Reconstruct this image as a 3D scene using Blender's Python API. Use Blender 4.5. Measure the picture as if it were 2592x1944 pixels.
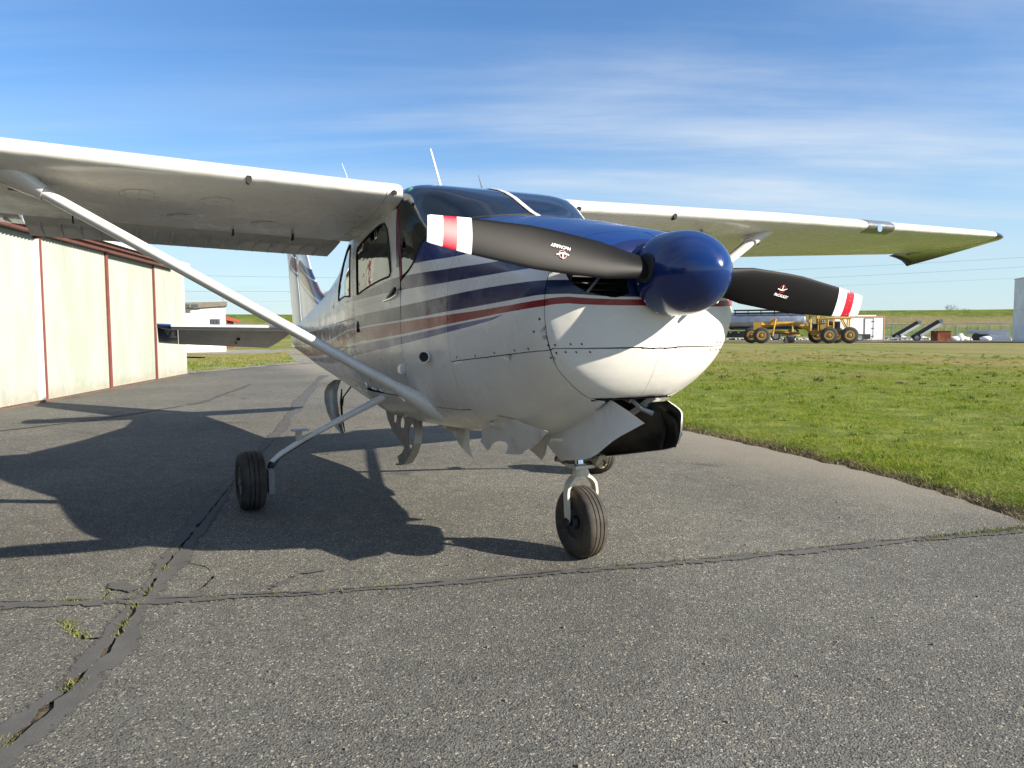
import bpy, bmesh, math, random
import numpy as np
from mathutils import Vector, Matrix, geometry
random.seed(7); RNG = np.random.default_rng(7)
for o in list(bpy.data.objects): bpy.data.objects.remove(o, do_unlink=True)
SC = bpy.context.scene; COL = SC.collection
# frame of the place: X runs aft along the aircraft, Y to its starboard wing, Z up, origin on the tarmac under the propeller
# ---------------------------------------------------------------- camera
yaw, pit, rol = .4713, .0696, -.0047
s_, c_ = math.sin(yaw), math.cos(yaw)
Fh = Vector((c_, -s_, 0)); Rh = Vector((-s_, -c_, 0)); Uh = Vector((0, 0, 1))
F = Fh*math.cos(pit) - Uh*math.sin(pit); U2 = Fh*math.sin(pit) + Uh*math.cos(pit)
R = Rh*math.cos(rol) + U2*math.sin(rol); U = -Rh*math.sin(rol) + U2*math.cos(rol)
cd = bpy.data.cameras.new('camera'); cam = bpy.data.objects.new('camera', cd); COL.objects.link(cam)
mw = Matrix((R, U, -F)).transposed().to_4x4(); mw.translation = Vector((-2.3868, 1.9555, 1.1026)); cam.matrix_world = mw
cd.sensor_width = 36; cd.sensor_fit = 'HORIZONTAL'; cd.lens = 1918.5/2592*36; cd.clip_start = .05; cd.clip_end = 3000
SC.camera = cam
SC.render.resolution_x = 1024; SC.render.resolution_y = 768
# ---------------------------------------------------------------- sun, sky, exposure
SUN_A, SUN_B = 1.50, 1.25                     # metres a shadow runs aft / to starboard per metre of height
el = math.atan(1/math.hypot(SUN_A, SUN_B))
sl = bpy.data.lights.new('sun', 'SUN'); sl.energy = 5.0; sl.angle = math.radians(.53); sl.color = (1, .91, .77)
so = bpy.data.objects.new('sun', sl); COL.objects.link(so)
so.rotation_euler = Vector((SUN_A, SUN_B, -1)).to_track_quat('-Z', 'Y').to_euler(); so.location = (-8, -6, 10)
W = bpy.data.worlds.new('World'); SC.world = W; W.use_nodes = True
wt = W.node_tree; wt.nodes.clear()
def wn(t, **k):
    n = wt.nodes.new(t)
    for a, b in k.items(): setattr(n, a, b)
    return n
wl = wt.links.new
sky = wn('ShaderNodeTexSky', sky_type='NISHITA', sun_disc=False, sun_elevation=el, sun_rotation=math.atan2(-SUN_A, -SUN_B), air_density=1.0, dust_density=.0, ozone_density=2.8, altitude=30)
tc = wn('ShaderNodeTexCoord'); sep = wn('ShaderNodeSeparateXYZ'); wl(tc.outputs['Generated'], sep.inputs[0])
def wm(op, a, b=None, clamp=False):
    n = wn('ShaderNodeMath', operation=op); n.use_clamp = clamp
    for i, v in enumerate((a, b)):
        if v is None: continue
        if isinstance(v, (int, float)): n.inputs[i].default_value = v
        else: wl(v, n.inputs[i])
    return n.outputs[0]
zz = wm('ADD', wm('MAXIMUM', sep.outputs[2], 0), .10)
cb = wn('ShaderNodeCombineXYZ'); wl(wm('DIVIDE', sep.outputs[0], zz), cb.inputs[0]); wl(wm('DIVIDE', sep.outputs[1], zz), cb.inputs[1])
def cirrus(rot, scale, sx, sy, lo, hi, dist, loc=(0, 0, 0)):
    mp0 = wn('ShaderNodeMapping'); mp0.inputs['Rotation'].default_value = (0, 0, rot)
    wl(cb.outputs[0], mp0.inputs[0])
    mp = wn('ShaderNodeMapping'); mp.inputs['Scale'].default_value = (sx, sy, 1); mp.inputs['Location'].default_value = loc
    wl(mp0.outputs[0], mp.inputs[0])
    nz = wn('ShaderNodeTexNoise'); nz.inputs['Scale'].default_value = scale; nz.inputs['Detail'].default_value = 7; nz.inputs['Roughness'].default_value = .58; nz.inputs['Distortion'].default_value = dist
    wl(mp.outputs[0], nz.inputs['Vector'])
    mr = wn('ShaderNodeMapRange', interpolation_type='SMOOTHSTEP'); mr.inputs['From Min'].default_value = lo; mr.inputs['From Max'].default_value = hi
    wl(nz.outputs[0], mr.inputs['Value']); return mr.outputs[0]
streak = cirrus(math.radians(-58), .75, .30, 1.5, .46, .86, .5, (2.3, 4.1, 0))
veil = cirrus(math.radians(-70), .34, .7, 1.0, .36, .72, .3, (2.7, 6.3, 0))
fine = cirrus(math.radians(-66), 1.7, .22, 1.6, .34, .78, .4, (1.3, .4, 0))
mask = wm('MULTIPLY', wm('ADD', wm('MULTIPLY', streak, .55), wm('MULTIPLY', wm('MULTIPLY', veil, wm('ADD', fine, .55)), .62)), 1.0, True)
fade = wn('ShaderNodeMapRange', interpolation_type='SMOOTHSTEP'); wl(sep.outputs[2], fade.inputs['Value']); fade.inputs['From Min'].default_value = -.02; fade.inputs['From Max'].default_value = .10
mask = wm('MULTIPLY', mask, fade.outputs[0])
mask = wm('MINIMUM', wm('ADD', wm('MULTIPLY', mask, 1.0), wm('MULTIPLY', wm('ADD', wm('MULTIPLY', fine, .13), .03), fade.outputs[0])), .85)
mixc = wn('ShaderNodeMix', data_type='RGBA'); wl(mask, mixc.inputs['Factor']); hs_ = wn('ShaderNodeHueSaturation'); hs_.inputs['Hue'].default_value = .506; hs_.inputs['Saturation'].default_value = 1.24; hs_.inputs['Value'].default_value = 1.52; wl(sky.outputs[0], hs_.inputs['Color']); wl(hs_.outputs[0], mixc.inputs[6]); mixc.inputs[7].default_value = (7.0, 7.6, 8.3, 1)
hzn = wn('ShaderNodeMapRange', interpolation_type='SMOOTHSTEP'); wl(sep.outputs[2], hzn.inputs['Value']); hzn.inputs['From Min'].default_value = .27; hzn.inputs['From Max'].default_value = -.02; hzn.inputs['To Max'].default_value = .75
mix2 = wn('ShaderNodeMix', data_type='RGBA'); wl(hzn.outputs[0], mix2.inputs['Factor']); wl(mixc.outputs[2], mix2.inputs[6]); mix2.inputs[7].default_value = (4.4, 6.1, 7.4, 1)
bg = wn('ShaderNodeBackground'); bg.inputs['Strength'].default_value = .052; wl(mix2.outputs[2], bg.inputs['Color'])
wo = wn('ShaderNodeOutputWorld'); wl(bg.outputs[0], wo.inputs['Surface'])
SC.view_settings.view_transform = 'Standard'; SC.view_settings.look = 'None'; SC.view_settings.exposure = 1.16; SC.view_settings.gamma = 1
SC.view_settings.use_curve_mapping = False
# ---------------------------------------------------------------- material helpers
class G:
    def __init__(s, name):
        s.m = bpy.data.materials.new(name); s.m.use_nodes = True; s.t = s.m.node_tree; s.t.nodes.clear()
        s.out = s.new('ShaderNodeOutputMaterial'); s.g = None
    def new(s, t, **k):
        n = s.t.nodes.new(t)
        for a, b in k.items(): setattr(n, a, b)
        return n
    def set(s, sock, v):
        if isinstance(v, bpy.types.NodeSocket): s.t.links.new(v, sock)
        elif isinstance(v, tuple) and len(v) == 3 and sock.type == 'RGBA': sock.default_value = (*v, 1)
        else: sock.default_value = v
    def math(s, op, a, b=None, c=None, clamp=False):
        n = s.new('ShaderNodeMath', operation=op); n.use_clamp = clamp
        for i, v in enumerate((a, b, c)):
            if v is not None: s.set(n.inputs[i], v)
        return n.outputs[0]
    def pos(s):
        if not s.g: s.g = s.new('ShaderNodeNewGeometry')
        return s.g.outputs['Position']
    def xyz(s, v=None):
        n = s.new('ShaderNodeSeparateXYZ'); s.set(n.inputs[0], v or s.pos()); return n.outputs
    def mapv(s, scale=(1, 1, 1), rot=(0, 0, 0), v=None):
        n = s.new('ShaderNodeMapping'); n.inputs['Scale'].default_value = scale; n.inputs['Rotation'].default_value = rot
        s.set(n.inputs[0], v or s.pos()); return n.outputs[0]
    def noise(s, scale, detail=4, rough=.55, v=None, dist=0):
        n = s.new('ShaderNodeTexNoise'); n.inputs['Scale'].default_value = scale; n.inputs['Detail'].default_value = detail
        n.inputs['Roughness'].default_value = rough; n.inputs['Distortion'].default_value = dist; s.set(n.inputs['Vector'], v or s.pos()); return n.outputs[0]
    def voro(s, scale, v=None, out='Color', feature='F1'):
        n = s.new('ShaderNodeTexVoronoi', feature=feature); n.inputs['Scale'].default_value = scale; s.set(n.inputs['Vector'], v or s.pos()); return n.outputs[out]
    def step(s, v, lo, hi):
        n = s.new('ShaderNodeMapRange', interpolation_type='SMOOTHSTEP'); s.set(n.inputs['Value'], v)
        n.inputs['From Min'].default_value = lo; n.inputs['From Max'].default_value = hi; return n.outputs[0]
    def rng(s, v, a, b, c, d):
        n = s.new('ShaderNodeMapRange'); s.set(n.inputs['Value'], v)
        for i, q in zip(('From Min', 'From Max', 'To Min', 'To Max'), (a, b, c, d)): n.inputs[i].default_value = q
        return n.outputs[0]
    def mix(s, f, a, b, blend='MIX'):
        n = s.new('ShaderNodeMix', data_type='RGBA', blend_type=blend); s.set(n.inputs[0], f); s.set(n.inputs[6], a); s.set(n.inputs[7], b); return n.outputs[2]
    def attr(s, name):
        n = s.new('ShaderNodeAttribute', attribute_name=name); return n.outputs['Fac']
    def bump(s, h, strength=.3, dist=.01):
        n = s.new('ShaderNodeBump'); n.inputs['Strength'].default_value = strength; n.inputs['Distance'].default_value = dist; s.set(n.inputs['Height'], h); return n.outputs[0]
    def bsdf(s, col, rough=.5, metal=0, coat=0, normal=None, spec=.5, **k):
        n = s.new('ShaderNodeBsdfPrincipled'); s.set(n.inputs['Base Color'], col); s.set(n.inputs['Roughness'], rough); s.set(n.inputs['Metallic'], metal)
        n.inputs['Coat Weight'].default_value = coat; n.inputs['Coat Roughness'].default_value = .06; n.inputs['Specular IOR Level'].default_value = spec
        if normal is not None: s.t.links.new(normal, n.inputs['Normal'])
        for a, b in k.items(): s.set(n.inputs[a], b)
        s.t.links.new(n.outputs[0], s.out.inputs[0]); return s.m
def simple(name, col, rough=.5, metal=0, coat=0, var=.12, scale=6, bump=0, bscale=60):
    g = G(name); nz = g.noise(scale, 5); k = g.rng(nz, .25, .75, 1-var, 1+var)
    c = g.mix(1.0, col, k, 'MULTIPLY')
    nm = g.bump(g.noise(bscale, 4), bump, .004) if bump else None
    r = g.rng(g.noise(scale*2.3, 3), .3, .7, max(.02, rough-.07), min(1, rough+.09))
    return g.bsdf(c, r, metal, coat, nm)
# ---------------------------------------------------------------- mesh helpers
def link(name, me, parent=None, label=None, cat=None, group=None, kind=None):
    o = bpy.data.objects.new(name, me); COL.objects.link(o)
    while parent and parent.parent and parent.parent.parent: parent = parent.parent      # thing > part > sub-part, no deeper
    if parent: o.parent = parent
    if label: o['label'] = label
    if cat: o['category'] = cat
    if group: o['group'] = group
    if kind: o['kind'] = kind
    return o
def empty(name, loc, label, cat, rz=0, group=None):
    o = link(name, None, None, label, cat, group); o.location = loc; o.rotation_euler = (0, 0, rz); o.empty_display_size = .3; return o
def fin(bm, name, mats, parent=None, ang=38, recalc=True, **k):
    if recalc: bmesh.ops.recalc_face_normals(bm, faces=bm.faces[:])
    for f in bm.faces: f.smooth = True
    ca = math.radians(ang)
    for e in bm.edges:
        if len(e.link_faces) == 2:
            if e.link_faces[0].normal.angle(e.link_faces[1].normal, 0) > ca: e.smooth = False
    me = bpy.data.meshes.new(name); bm.to_mesh(me); bm.free()
    for m in (mats if isinstance(mats, (list, tuple)) else [mats]): me.materials.append(m)
    return link(name, me, parent, **k)
def B(): return bmesh.new()
def addf(bm, vs, faces, mi=0):
    v = [bm.verts.new(p) for p in vs]
    for f in faces:
        try: bm.faces.new([v[i] for i in f]).material_index = mi
        except ValueError: pass
    return v
def box(bm, c, s, rot=None, mi=0, taper=1):
    x, y, z = (q/2 for q in s); c = Vector(c)
    vs = [Vector((a*x*(taper if d > 0 else 1), b*y*(taper if d > 0 else 1), d*z)) for d in (-1, 1) for b in (-1, 1) for a in (-1, 1)]
    if rot is not None: vs = [rot @ v for v in vs]
    return addf(bm, [c+v for v in vs], [(0, 2, 3, 1), (4, 5, 7, 6), (0, 1, 5, 4), (2, 6, 7, 3), (0, 4, 6, 2), (1, 3, 7, 5)], mi)
def bx2(bm, a, b, mi=0):
    return box(bm, [(p+q)/2 for p, q in zip(a, b)], [abs(q-p) for p, q in zip(a, b)], None, mi)
def loft(bm, rings, closed=True, caps=True, mi=0, mis=None):
    vs = [[bm.verts.new(p) for p in r] for r in rings]; n = len(vs[0])
    for k, (a, b) in enumerate(zip(vs, vs[1:])):
        for i in range(n if closed else n-1):
            j = (i+1) % n
            try: bm.faces.new((a[i], a[j], b[j], b[i])).material_index = mis[k] if mis else mi
            except ValueError: pass
    if caps and closed:
        for r, m in ((vs[0][::-1], mis[0] if mis else mi), (vs[-1], mis[-1] if mis else mi)):
            try: bm.faces.new(r).material_index = m
            except ValueError: pass
    return vs
def tube(bm, pts, r, n=10, caps=True, mi=0, flat=None, up=None):
    pts = [Vector(p) for p in pts]; rings = []; m = len(pts)
    rs = r if isinstance(r, (list, tuple)) else [r]*m
    t0 = (pts[1]-pts[0]).normalized(); ref = Vector(up) if up else (Vector((0, 0, 1)) if abs(t0.z) < .9 else Vector((1, 0, 0)))
    for i, p in enumerate(pts):
        t = (pts[min(i+1, m-1)]-pts[max(i-1, 0)]).normalized()
        a = ref-t*ref.dot(t)
        a = a.normalized() if a.length > 1e-6 else t.orthogonal().normalized()
        b = t.cross(a); ref = a if not up else ref
        f = flat or 1
        rings.append([p+a*rs[i]*math.cos(2*math.pi*k/n)+b*rs[i]*f*math.sin(2*math.pi*k/n) for k in range(n)])
    return loft(bm, rings, True, caps, mi)
def ctube(bm, pts, r, n=6, mi=0):
    pts = [Vector(p) for p in pts]; m = len(pts); rings = []
    for i, p in enumerate(pts):
        t = (pts[(i+1) % m]-pts[i-1]).normalized(); a = t.orthogonal().normalized() if abs(t.z) > .95 else (Vector((0, 0, 1))-t*t.z).normalized(); b = t.cross(a)
        rings.append([p+a*r*math.cos(2*math.pi*k/n)+b*r*math.sin(2*math.pi*k/n) for k in range(n)])
    rings.append(rings[0]); vs = [[bm.verts.new(p) for p in q] for q in rings[:-1]]
    for k in range(m):
        a, b = vs[k], vs[(k+1) % m]
        for i in range(n): bm.faces.new((a[i], a[(i+1) % n], b[(i+1) % n], b[i])).material_index = mi
def revolve(bm, prof, c, axis, n=32, mi=0, mis=None, caps=True):
    axis = Vector(axis).normalized(); a = axis.orthogonal().normalized(); b = axis.cross(a); c = Vector(c)
    rings = [[c+axis*h+(a*math.cos(2*math.pi*k/n)+b*math.sin(2*math.pi*k/n))*max(r, 1e-4) for k in range(n)] for h, r in prof]
    return loft(bm, rings, True, caps, mi, mis)
def prism(bm, poly, ext, mi=0):
    ext = Vector(ext); a = [Vector(p) for p in poly]; n = len(a)
    v = [bm.verts.new(p) for p in a]+[bm.verts.new(p+ext) for p in a]
    bm.faces.new(v[:n][::-1]).material_index = mi; bm.faces.new(v[n:]).material_index = mi
    for i in range(n): bm.faces.new((v[i], v[(i+1) % n], v[n+(i+1) % n], v[n+i])).material_index = mi
def inside(P, poly):
    poly = np.asarray(poly, float); x, y = P[:, 0], P[:, 1]; r = np.zeros(len(P), bool); j = len(poly)-1
    for i in range(len(poly)):
        xi, yi = poly[i]; xj, yj = poly[j]
        with np.errstate(divide='ignore', invalid='ignore'):
            r ^= ((yi > y) != (yj > y)) & (x < (xj-xi)*(y-yi)/(yj-yi+1e-15)+xi)
        j = i
    return r
def dens(poly, sp, closed=True):
    out = []; n = len(poly)
    for i in range(n if closed else n-1):
        a, b = np.array(poly[i], float), np.array(poly[(i+1) % n], float); k = max(1, int(math.ceil(np.linalg.norm(b-a)/sp)))
        for q in range(k): out.append(tuple(a+(b-a)*q/k))
    if not closed: out.append(tuple(poly[-1]))
    return out
def cdt(outer, holes, sp, grid=True):
    """triangulate a plane polygon with holes; returns points, triangles and the boundary loops"""
    loops = [dens(outer, sp)]+[dens(h, sp) for h in holes]; pts = []; ed = []
    for l in loops:
        b = len(pts); pts += l; ed += [(b+i, b+(i+1) % len(l)) for i in range(len(l))]
    if grid:
        o = np.array(outer, float); lo, hi = o.min(0), o.max(0)
        gx, gy = np.meshgrid(np.arange(lo[0]+sp/2, hi[0], sp), np.arange(lo[1]+sp/2, hi[1], sp)); Pg = np.stack([gx.ravel(), gy.ravel()], 1)
        ok = inside(Pg, outer)
        for h in holes: ok &= ~inside(Pg, h)
        Pg = Pg[ok]
        if len(Pg):
            bp = np.array(pts); d = np.min(((Pg[:, None, :]-bp[None])**2).sum(2), 1) if len(Pg)*len(bp) < 4e7 else np.full(len(Pg), 9.)
            Pg = Pg[d > (sp*.45)**2]
        pts = pts+[tuple(p) for p in Pg]
    r = geometry.delaunay_2d_cdt([Vector(p) for p in pts], ed, [], 0, 1e-6)
    V = np.array([tuple(v) for v in r[0]]); T = np.array([f for f in r[2] if len(f) == 3])
    cen = V[T].mean(1); ok = inside(cen, outer)
    for h in holes: ok &= ~inside(cen, h)
    return V, T[ok]
# ---------------------------------------------------------------- materials of the place
def asphalt_mat(name, dark=1.0, speck=1.0):
    g = G(name); v = g.voro(160); sepc = g.new('ShaderNodeSeparateColor'); g.set(sepc.inputs[0], v)
    rnd = sepc.outputs[0]; stone = g.mix(g.step(sepc.outputs[1], .35, .9), (.13, .126, .114), (.38, .34, .265))
    st = g.mix(g.step(rnd, .74, .90), (.113*dark, .111*dark, .096*dark), stone)
    st = g.mix(g.math('MULTIPLY', g.step(rnd, .0, .16), .8), (.016, .016, .017), st) if False else st
    pit_ = g.step(sepc.outputs[2], .80, .88)
    st = g.mix(g.math('MULTIPLY', pit_, .75), st, (.026, .025, .024))
    bright = g.math('MULTIPLY', g.step(g.voro(140, out='Distance'), .2, .05), g.step(g.noise(40, 2), .48, .6))
    st = g.mix(g.math('MULTIPLY', bright, .45*speck), st, (.46, .42, .33))
    big = g.rng(g.noise(.55, 6, .6), .3, .7, .80, 1.20); mid = g.rng(g.noise(7, 5, .6), .3, .7, .86, 1.14)
    st = g.mix(1.0, st, g.math('MULTIPLY', big, mid), 'MULTIPLY')
    # pale dust drifted against the verge on the port side
    x, y, z = g.xyz()
    edge = g.math('MULTIPLY', g.step(g.math('ADD', y, g.math('MULTIPLY', g.noise(1.6, 4), .9)), -1.3, -3.0), g.step(x, -.1, .5))
    st = g.mix(g.math('MULTIPLY', edge, .8), st, (.25, .225, .18))
    front = g.math('MULTIPLY', g.step(g.math('ADD', x, g.math('ADD', g.math('MULTIPLY', y, -.225), g.math('MULTIPLY', g.noise(3, 3), .05))), .58, .52), .16)
    st = g.mix(front, st, (.045, .048, .055))
    oil = g.step(g.noise(1.7, 4, .55, dist=.6), .655, .72)
    st = g.mix(g.math('MULTIPLY', oil, .45), st, (.025, .024, .022))
    h = g.math('ADD', g.math('MULTIPLY', g.voro(165, out='Distance'), 1.0), g.math('MULTIPLY', g.noise(60, 3), .8))
    return g.bsdf(st, .86, 0, 0, g.bump(h, .75*speck, .004), .3)
ASPH = asphalt_mat('weathered_asphalt'); 
def tar_mat():
    g = G('tar_seal'); n = g.noise(90, 4); k = g.rng(g.noise(5, 5), .3, .7, .85, 1.25)
    c = g.mix(1.0, g.mix(g.step(g.noise(260, 2), .62, .72), (.080, .078, .075), (.14, .132, .118)), k, 'MULTIPLY')
    a = g.step(g.math('ADD', g.attr('ed'), g.math('MULTIPLY', g.math('SUBTRACT', g.noise(26, 5, .7), .5), 1.5)), .62, .80)
    g.bsdf(c, .8, 0, 0, g.bump(n, .35, .003), .3); bs = g.out.inputs[0].links[0].from_socket; tr = g.new('ShaderNodeBsdfTransparent'); mx = g.new('ShaderNodeMixShader')
    g.set(mx.inputs[0], a); g.t.links.new(bs, mx.inputs[1]); g.t.links.new(tr.outputs[0], mx.inputs[2]); g.t.links.new(mx.outputs[0], g.out.inputs[0]); return g.m
TAR = tar_mat()
def soil_mat(name, a, b, sc=9):
    g = G(name); c = g.mix(g.step(g.noise(sc, 6, .65), .35, .68), a, b); c = g.mix(g.math('MULTIPLY', g.step(g.voro(sc*9, out='Distance'), .3, .1), .4), c, (.2, .17, .13))
    return g.bsdf(c, .95, 0, 0, g.bump(g.noise(sc*6, 5, .7), .8, .012), .2)
SOIL = soil_mat('dry_soil', (.035, .028, .021), (.11, .088, .060))
CRACKSOIL = soil_mat('crack_dirt', (.045, .038, .030), (.16, .13, .095), 40)
def field_mat():
    g = G('grass_ground'); x, y, z = g.xyz()
    n1 = g.noise(.35, 5, .6); n2 = g.noise(2.2, 6, .65); n3 = g.noise(14, 5, .7)
    c = g.mix(g.step(n2, .35, .68), (.095, .135, .018), (.20, .235, .042))
    c = g.mix(g.math('MULTIPLY', g.step(n3, .42, .75), .55), c, (.19, .20, .055))
    st = g.noise(.22, 6, .68, v=g.mapv((.32, 1.4, 1), (0, 0, math.radians(48))))
    d = g.math('SQRT', g.math('ADD', g.math('MULTIPLY', x, x), g.math('MULTIPLY', y, y)))
    dry = g.math('MULTIPLY', g.step(st, .40, .56), g.step(d, 9, 26))
    c = g.mix(g.math('MULTIPLY', dry, .75), c, (.27, .215, .105))
    c = g.mix(g.math('MULTIPLY', g.math('MULTIPLY', g.step(n1, .55, .75), g.step(n3, .3, .6)), .5), c, (.20, .17, .075))
    ed = g.step(g.math('ADD', g.attr('verge'), g.math('MULTIPLY', g.math('SUBTRACT', g.noise(3.1, 5, .65), .5), .5)), .35, .75)
    c = g.mix(ed, c, g.mix(g.step(n3, .4, .65), (.060, .044, .030), (.17, .13, .085)))
    h = g.math('ADD', g.math('MULTIPLY', n3, .6), n2)
    return g.bsdf(c, .95, 0, 0, g.bump(h, 1.0, .10), .15)
FIELD = field_mat()
def blade_mat():
    g = G('grass_blades'); r = g.attr('rnd'); x, y, z = g.xyz()
    c = g.mix(r, (.092, .152, .013), (.275, .325, .052)); c = g.mix(g.step(r, .84, .92), c, (.36, .31, .13))
    p = g.step(g.noise(1.3, 5, .65), .46, .62); c = g.mix(g.math('MULTIPLY', p, .5), c, (.085, .145, .016))
    p2 = g.step(g.noise(2.9, 5, .65), .50, .66); c = g.mix(g.math('MULTIPLY', p2, .55), c, (.30, .29, .085))
    st = g.noise(.22, 6, .68, v=g.mapv((.32, 1.4, 1), (0, 0, math.radians(48))))
    d = g.math('SQRT', g.math('ADD', g.math('MULTIPLY', x, x), g.math('MULTIPLY', y, y)))
    c = g.mix(g.math('MULTIPLY', g.math('MULTIPLY', g.step(st, .40, .56), g.step(d, 9, 26)), .75), c, (.33, .265, .13))
    n = g.new('ShaderNodeBsdfDiffuse'); g.set(n.inputs[0], c); t = g.new('ShaderNodeBsdfTranslucent'); g.set(t.inputs[0], g.mix(1.0, c, (1.25, 1.3, .7), 'MULTIPLY'))
    m = g.new('ShaderNodeMixShader'); m.inputs[0].default_value = .38; g.t.links.new(n.outputs[0], m.inputs[1]); g.t.links.new(t.outputs[0], m.inputs[2]); g.t.links.new(m.outputs[0], g.out.inputs[0]); return g.m
BLADE = blade_mat()
def clump_mat():
    g = G('clump_blades'); r = g.attr('rnd'); c = g.mix(r, (.050, .105, .010), (.17, .245, .030)); return g.bsdf(c, .7, 0, 0, None, .2)
CLUMP = clump_mat()
def dryblade_mat():
    g = G('dry_grass_blades'); r = g.attr('rnd'); c = g.mix(r, (.10, .085, .035), (.30, .25, .13)); return g.bsdf(c, .8)
DRYB = dryblade_mat()
def weed_mat():
    g = G('crack_weeds'); r = g.attr('rnd'); c = g.mix(r, (.060, .080, .012), (.18, .18, .04)); return g.bsdf(c, .7)
WEED = weed_mat()
def gravel_mat():
    g = G('gravel'); v = g.voro(22); s = g.new('ShaderNodeSeparateColor'); g.set(s.inputs[0], v)
    c = g.mix(s.outputs[0], (.12, .115, .10), (.36, .34, .30)); gr = g.step(g.noise(1.1, 5, .65), .50, .62); c = g.mix(g.math('MULTIPLY', gr, .6), c, (.12, .14, .03))
    return g.bsdf(c, .9, 0, 0, g.bump(g.voro(22, out='Distance'), .8, .03), .2)
GRAVEL = gravel_mat()
def levee_mat():
    g = G('levee_grass'); x, y, z = g.xyz(); n = g.noise(.06, 5, .6); nn = g.noise(.5, 5, .7)
    zz_ = g.math('ADD', z, g.math('MULTIPLY', g.math('SUBTRACT', n, .5), 3.4))
    band = g.math('MULTIPLY', g.step(zz_, .9, 1.7), g.step(zz_, 3.9, 2.9))
    c = g.mix(g.step(nn, .35, .65), (.075, .105, .016), (.130, .160, .028)); c = g.mix(g.math('MULTIPLY', band, .85), c, (.200, .165, .085))
    return g.bsdf(c, .95, 0, 0, g.bump(nn, .8, .4), .1)
LEVEE = levee_mat()
# ---------------------------------------------------------------- setting: ground, apron, verge
def sheet(name, outer, holes, z, mat, sp=2.0, grid=True, **k):
    V, T = cdt(outer, holes, sp, grid); me = bpy.data.meshes.new(name)
    zz = z(V) if callable(z) else np.full(len(V), z)
    me.from_pydata([(*v, q) for v, q in zip(V, zz)], [], [tuple(t) if ((V[t[1]]-V[t[0]])[0]*(V[t[2]]-V[t[0]])[1]-(V[t[1]]-V[t[0]])[1]*(V[t[2]]-V[t[0]])[0]) > 0 else tuple(t[::-1]) for t in T])
    me.materials.append(mat); return link(name, me, **k)
def rough(pts, amp, sp, seed=0):
    rr = random.Random(seed); d = dens(pts, sp, False); out = []
    for i, p in enumerate(d):
        q = 0 if i in (0, len(d)-1) else amp; out.append((p[0]+rr.uniform(-q, q), p[1]+rr.uniform(-q, q)))
    return out
GRID = link('ground', None); bpy.data.objects.remove(GRID)
me = bpy.data.meshes.new('ground'); me.from_pydata([(-60, -500, -.06), (700, -500, -.06), (700, 300, -.06), (-60, 300, -.06)], [], [(0, 1, 2, 3)]); me.materials.append(FIELD)
link('ground', me, kind='structure')
verge = [(-1.6, -9.6), (-.75, -5.9), (-.28, -3.6), (-.06, -2.72), (.005, -2.50), (.03, -2.545), (.075, -2.585), (.15, -2.64), (.40, -2.75), (.72, -2.87), (1.54, -3.13), (2.44, -3.27), (3.33, -3.40), (4.15, -3.50), (5.71, -3.90), (9, -4.05), (14, -4.2), (20, -4.35), (25.2, -4.45)]
verge = rough(verge, .035, .16, 3)
apron = verge+[(23.7, -2.5), (19.9, .30), (20.2, 1.2), (22, 16), (-14, 16), (-14, -30), (-6.2, -30)]
# cracks: jagged open gaps along the joints, cut right through the asphalt
def crack_loops(path, wfun, seed, gap=.25, step=.045):
    rr = random.Random(seed); d = dens(path, step, False); loops = []; cur = []
    for i, p in enumerate(d):
        a = np.array(d[min(i+1, len(d)-1)])-np.array(d[max(i-1, 0)]); a = a/np.linalg.norm(a); nrm = np.array((-a[1], a[0]))
        w = wfun(i/len(d))*rr.uniform(.25, 1.5); c = np.array(p)+nrm*rr.uniform(-1, 1)*wfun(i/len(d))*.9
        cur.append((c+nrm*w, c-nrm*w))
        if (rr.random() < gap*.12 and len(cur) > 6) or i == len(d)-1:
            if len(cur) > 4:
                L = [tuple(q[0]) for q in cur]; Rr = [tuple(q[1]) for q in cur][::-1]
                e0 = (np.array(cur[0][0])+np.array(cur[0][1]))/2; e1 = (np.array(cur[-1][0])+np.array(cur[-1][1]))/2
                loops.append(L[1:-1]+[tuple(e1)]+Rr[1:-1]+[tuple(e0)])
            cur = []
    return loops
diag = [(-.30, 2.40), (-.043, 2.289), (.284, 2.144), (.563, 2.039), (.951, 1.96), (1.577, 1.80), (2.424, 1.564), (3.634, 1.234), (6.355, .473), (10.3, -.593), (17, -2.54)]
cross = [(1.62, 3.3), (1.274, 2.45), (1.031, 1.901), (.796, 1.271), (.623, .615), (.519, .059), (.38, -.53), (.209, -1.436), (-.005, -2.42)]
side1 = [(.93, 2.19), (.80, 2.17), (.70, 2.125), (.655, 2.05)]
side2 = [(1.56, 1.78), (1.42, 1.66), (1.25, 1.63), (1.04, 1.72)]
side3 = [(1.06, 2.10), (1.3, 2.03), (1.5, 1.87)]
def wd(t): return .005+.017*max(0, 1-t*5.5)*abs(math.sin(t*47))+.012*abs(math.sin(t*90))*max(0, 1-t*1.2)
HOLES = crack_loops(diag[:8], wd, 1, .5)+crack_loops(cross, lambda t: .0055+.004*abs(math.sin(t*40)), 2, .8)+crack_loops(side1, lambda t: .006, 4, .2)+crack_loops(side2, lambda t: .0045, 5, .2)+crack_loops(side3, lambda t: .003, 6, .3)
hz = []
for h in HOLES:                                   # keep only holes that stay clear of the ones already taken
    a = np.array(h); lo, hi = a.min(0)-.004, a.max(0)+.004
    clash = any((lo < np.array(q).max(0)).all() and (hi > np.array(q).min(0)).all() and (inside(a, q).any() or inside(np.array(q), h).any()) for q in hz)
    if not clash: hz.append(h)
HOLES = hz
near = [(-3.2, -2.0), (7.5, -2.0), (7.5, 3.6), (-3.2, 3.6)]
def clipnear(h): return inside(np.array(h), near).all()
H_IN = [h for h in HOLES if clipnear(h)]
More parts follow.
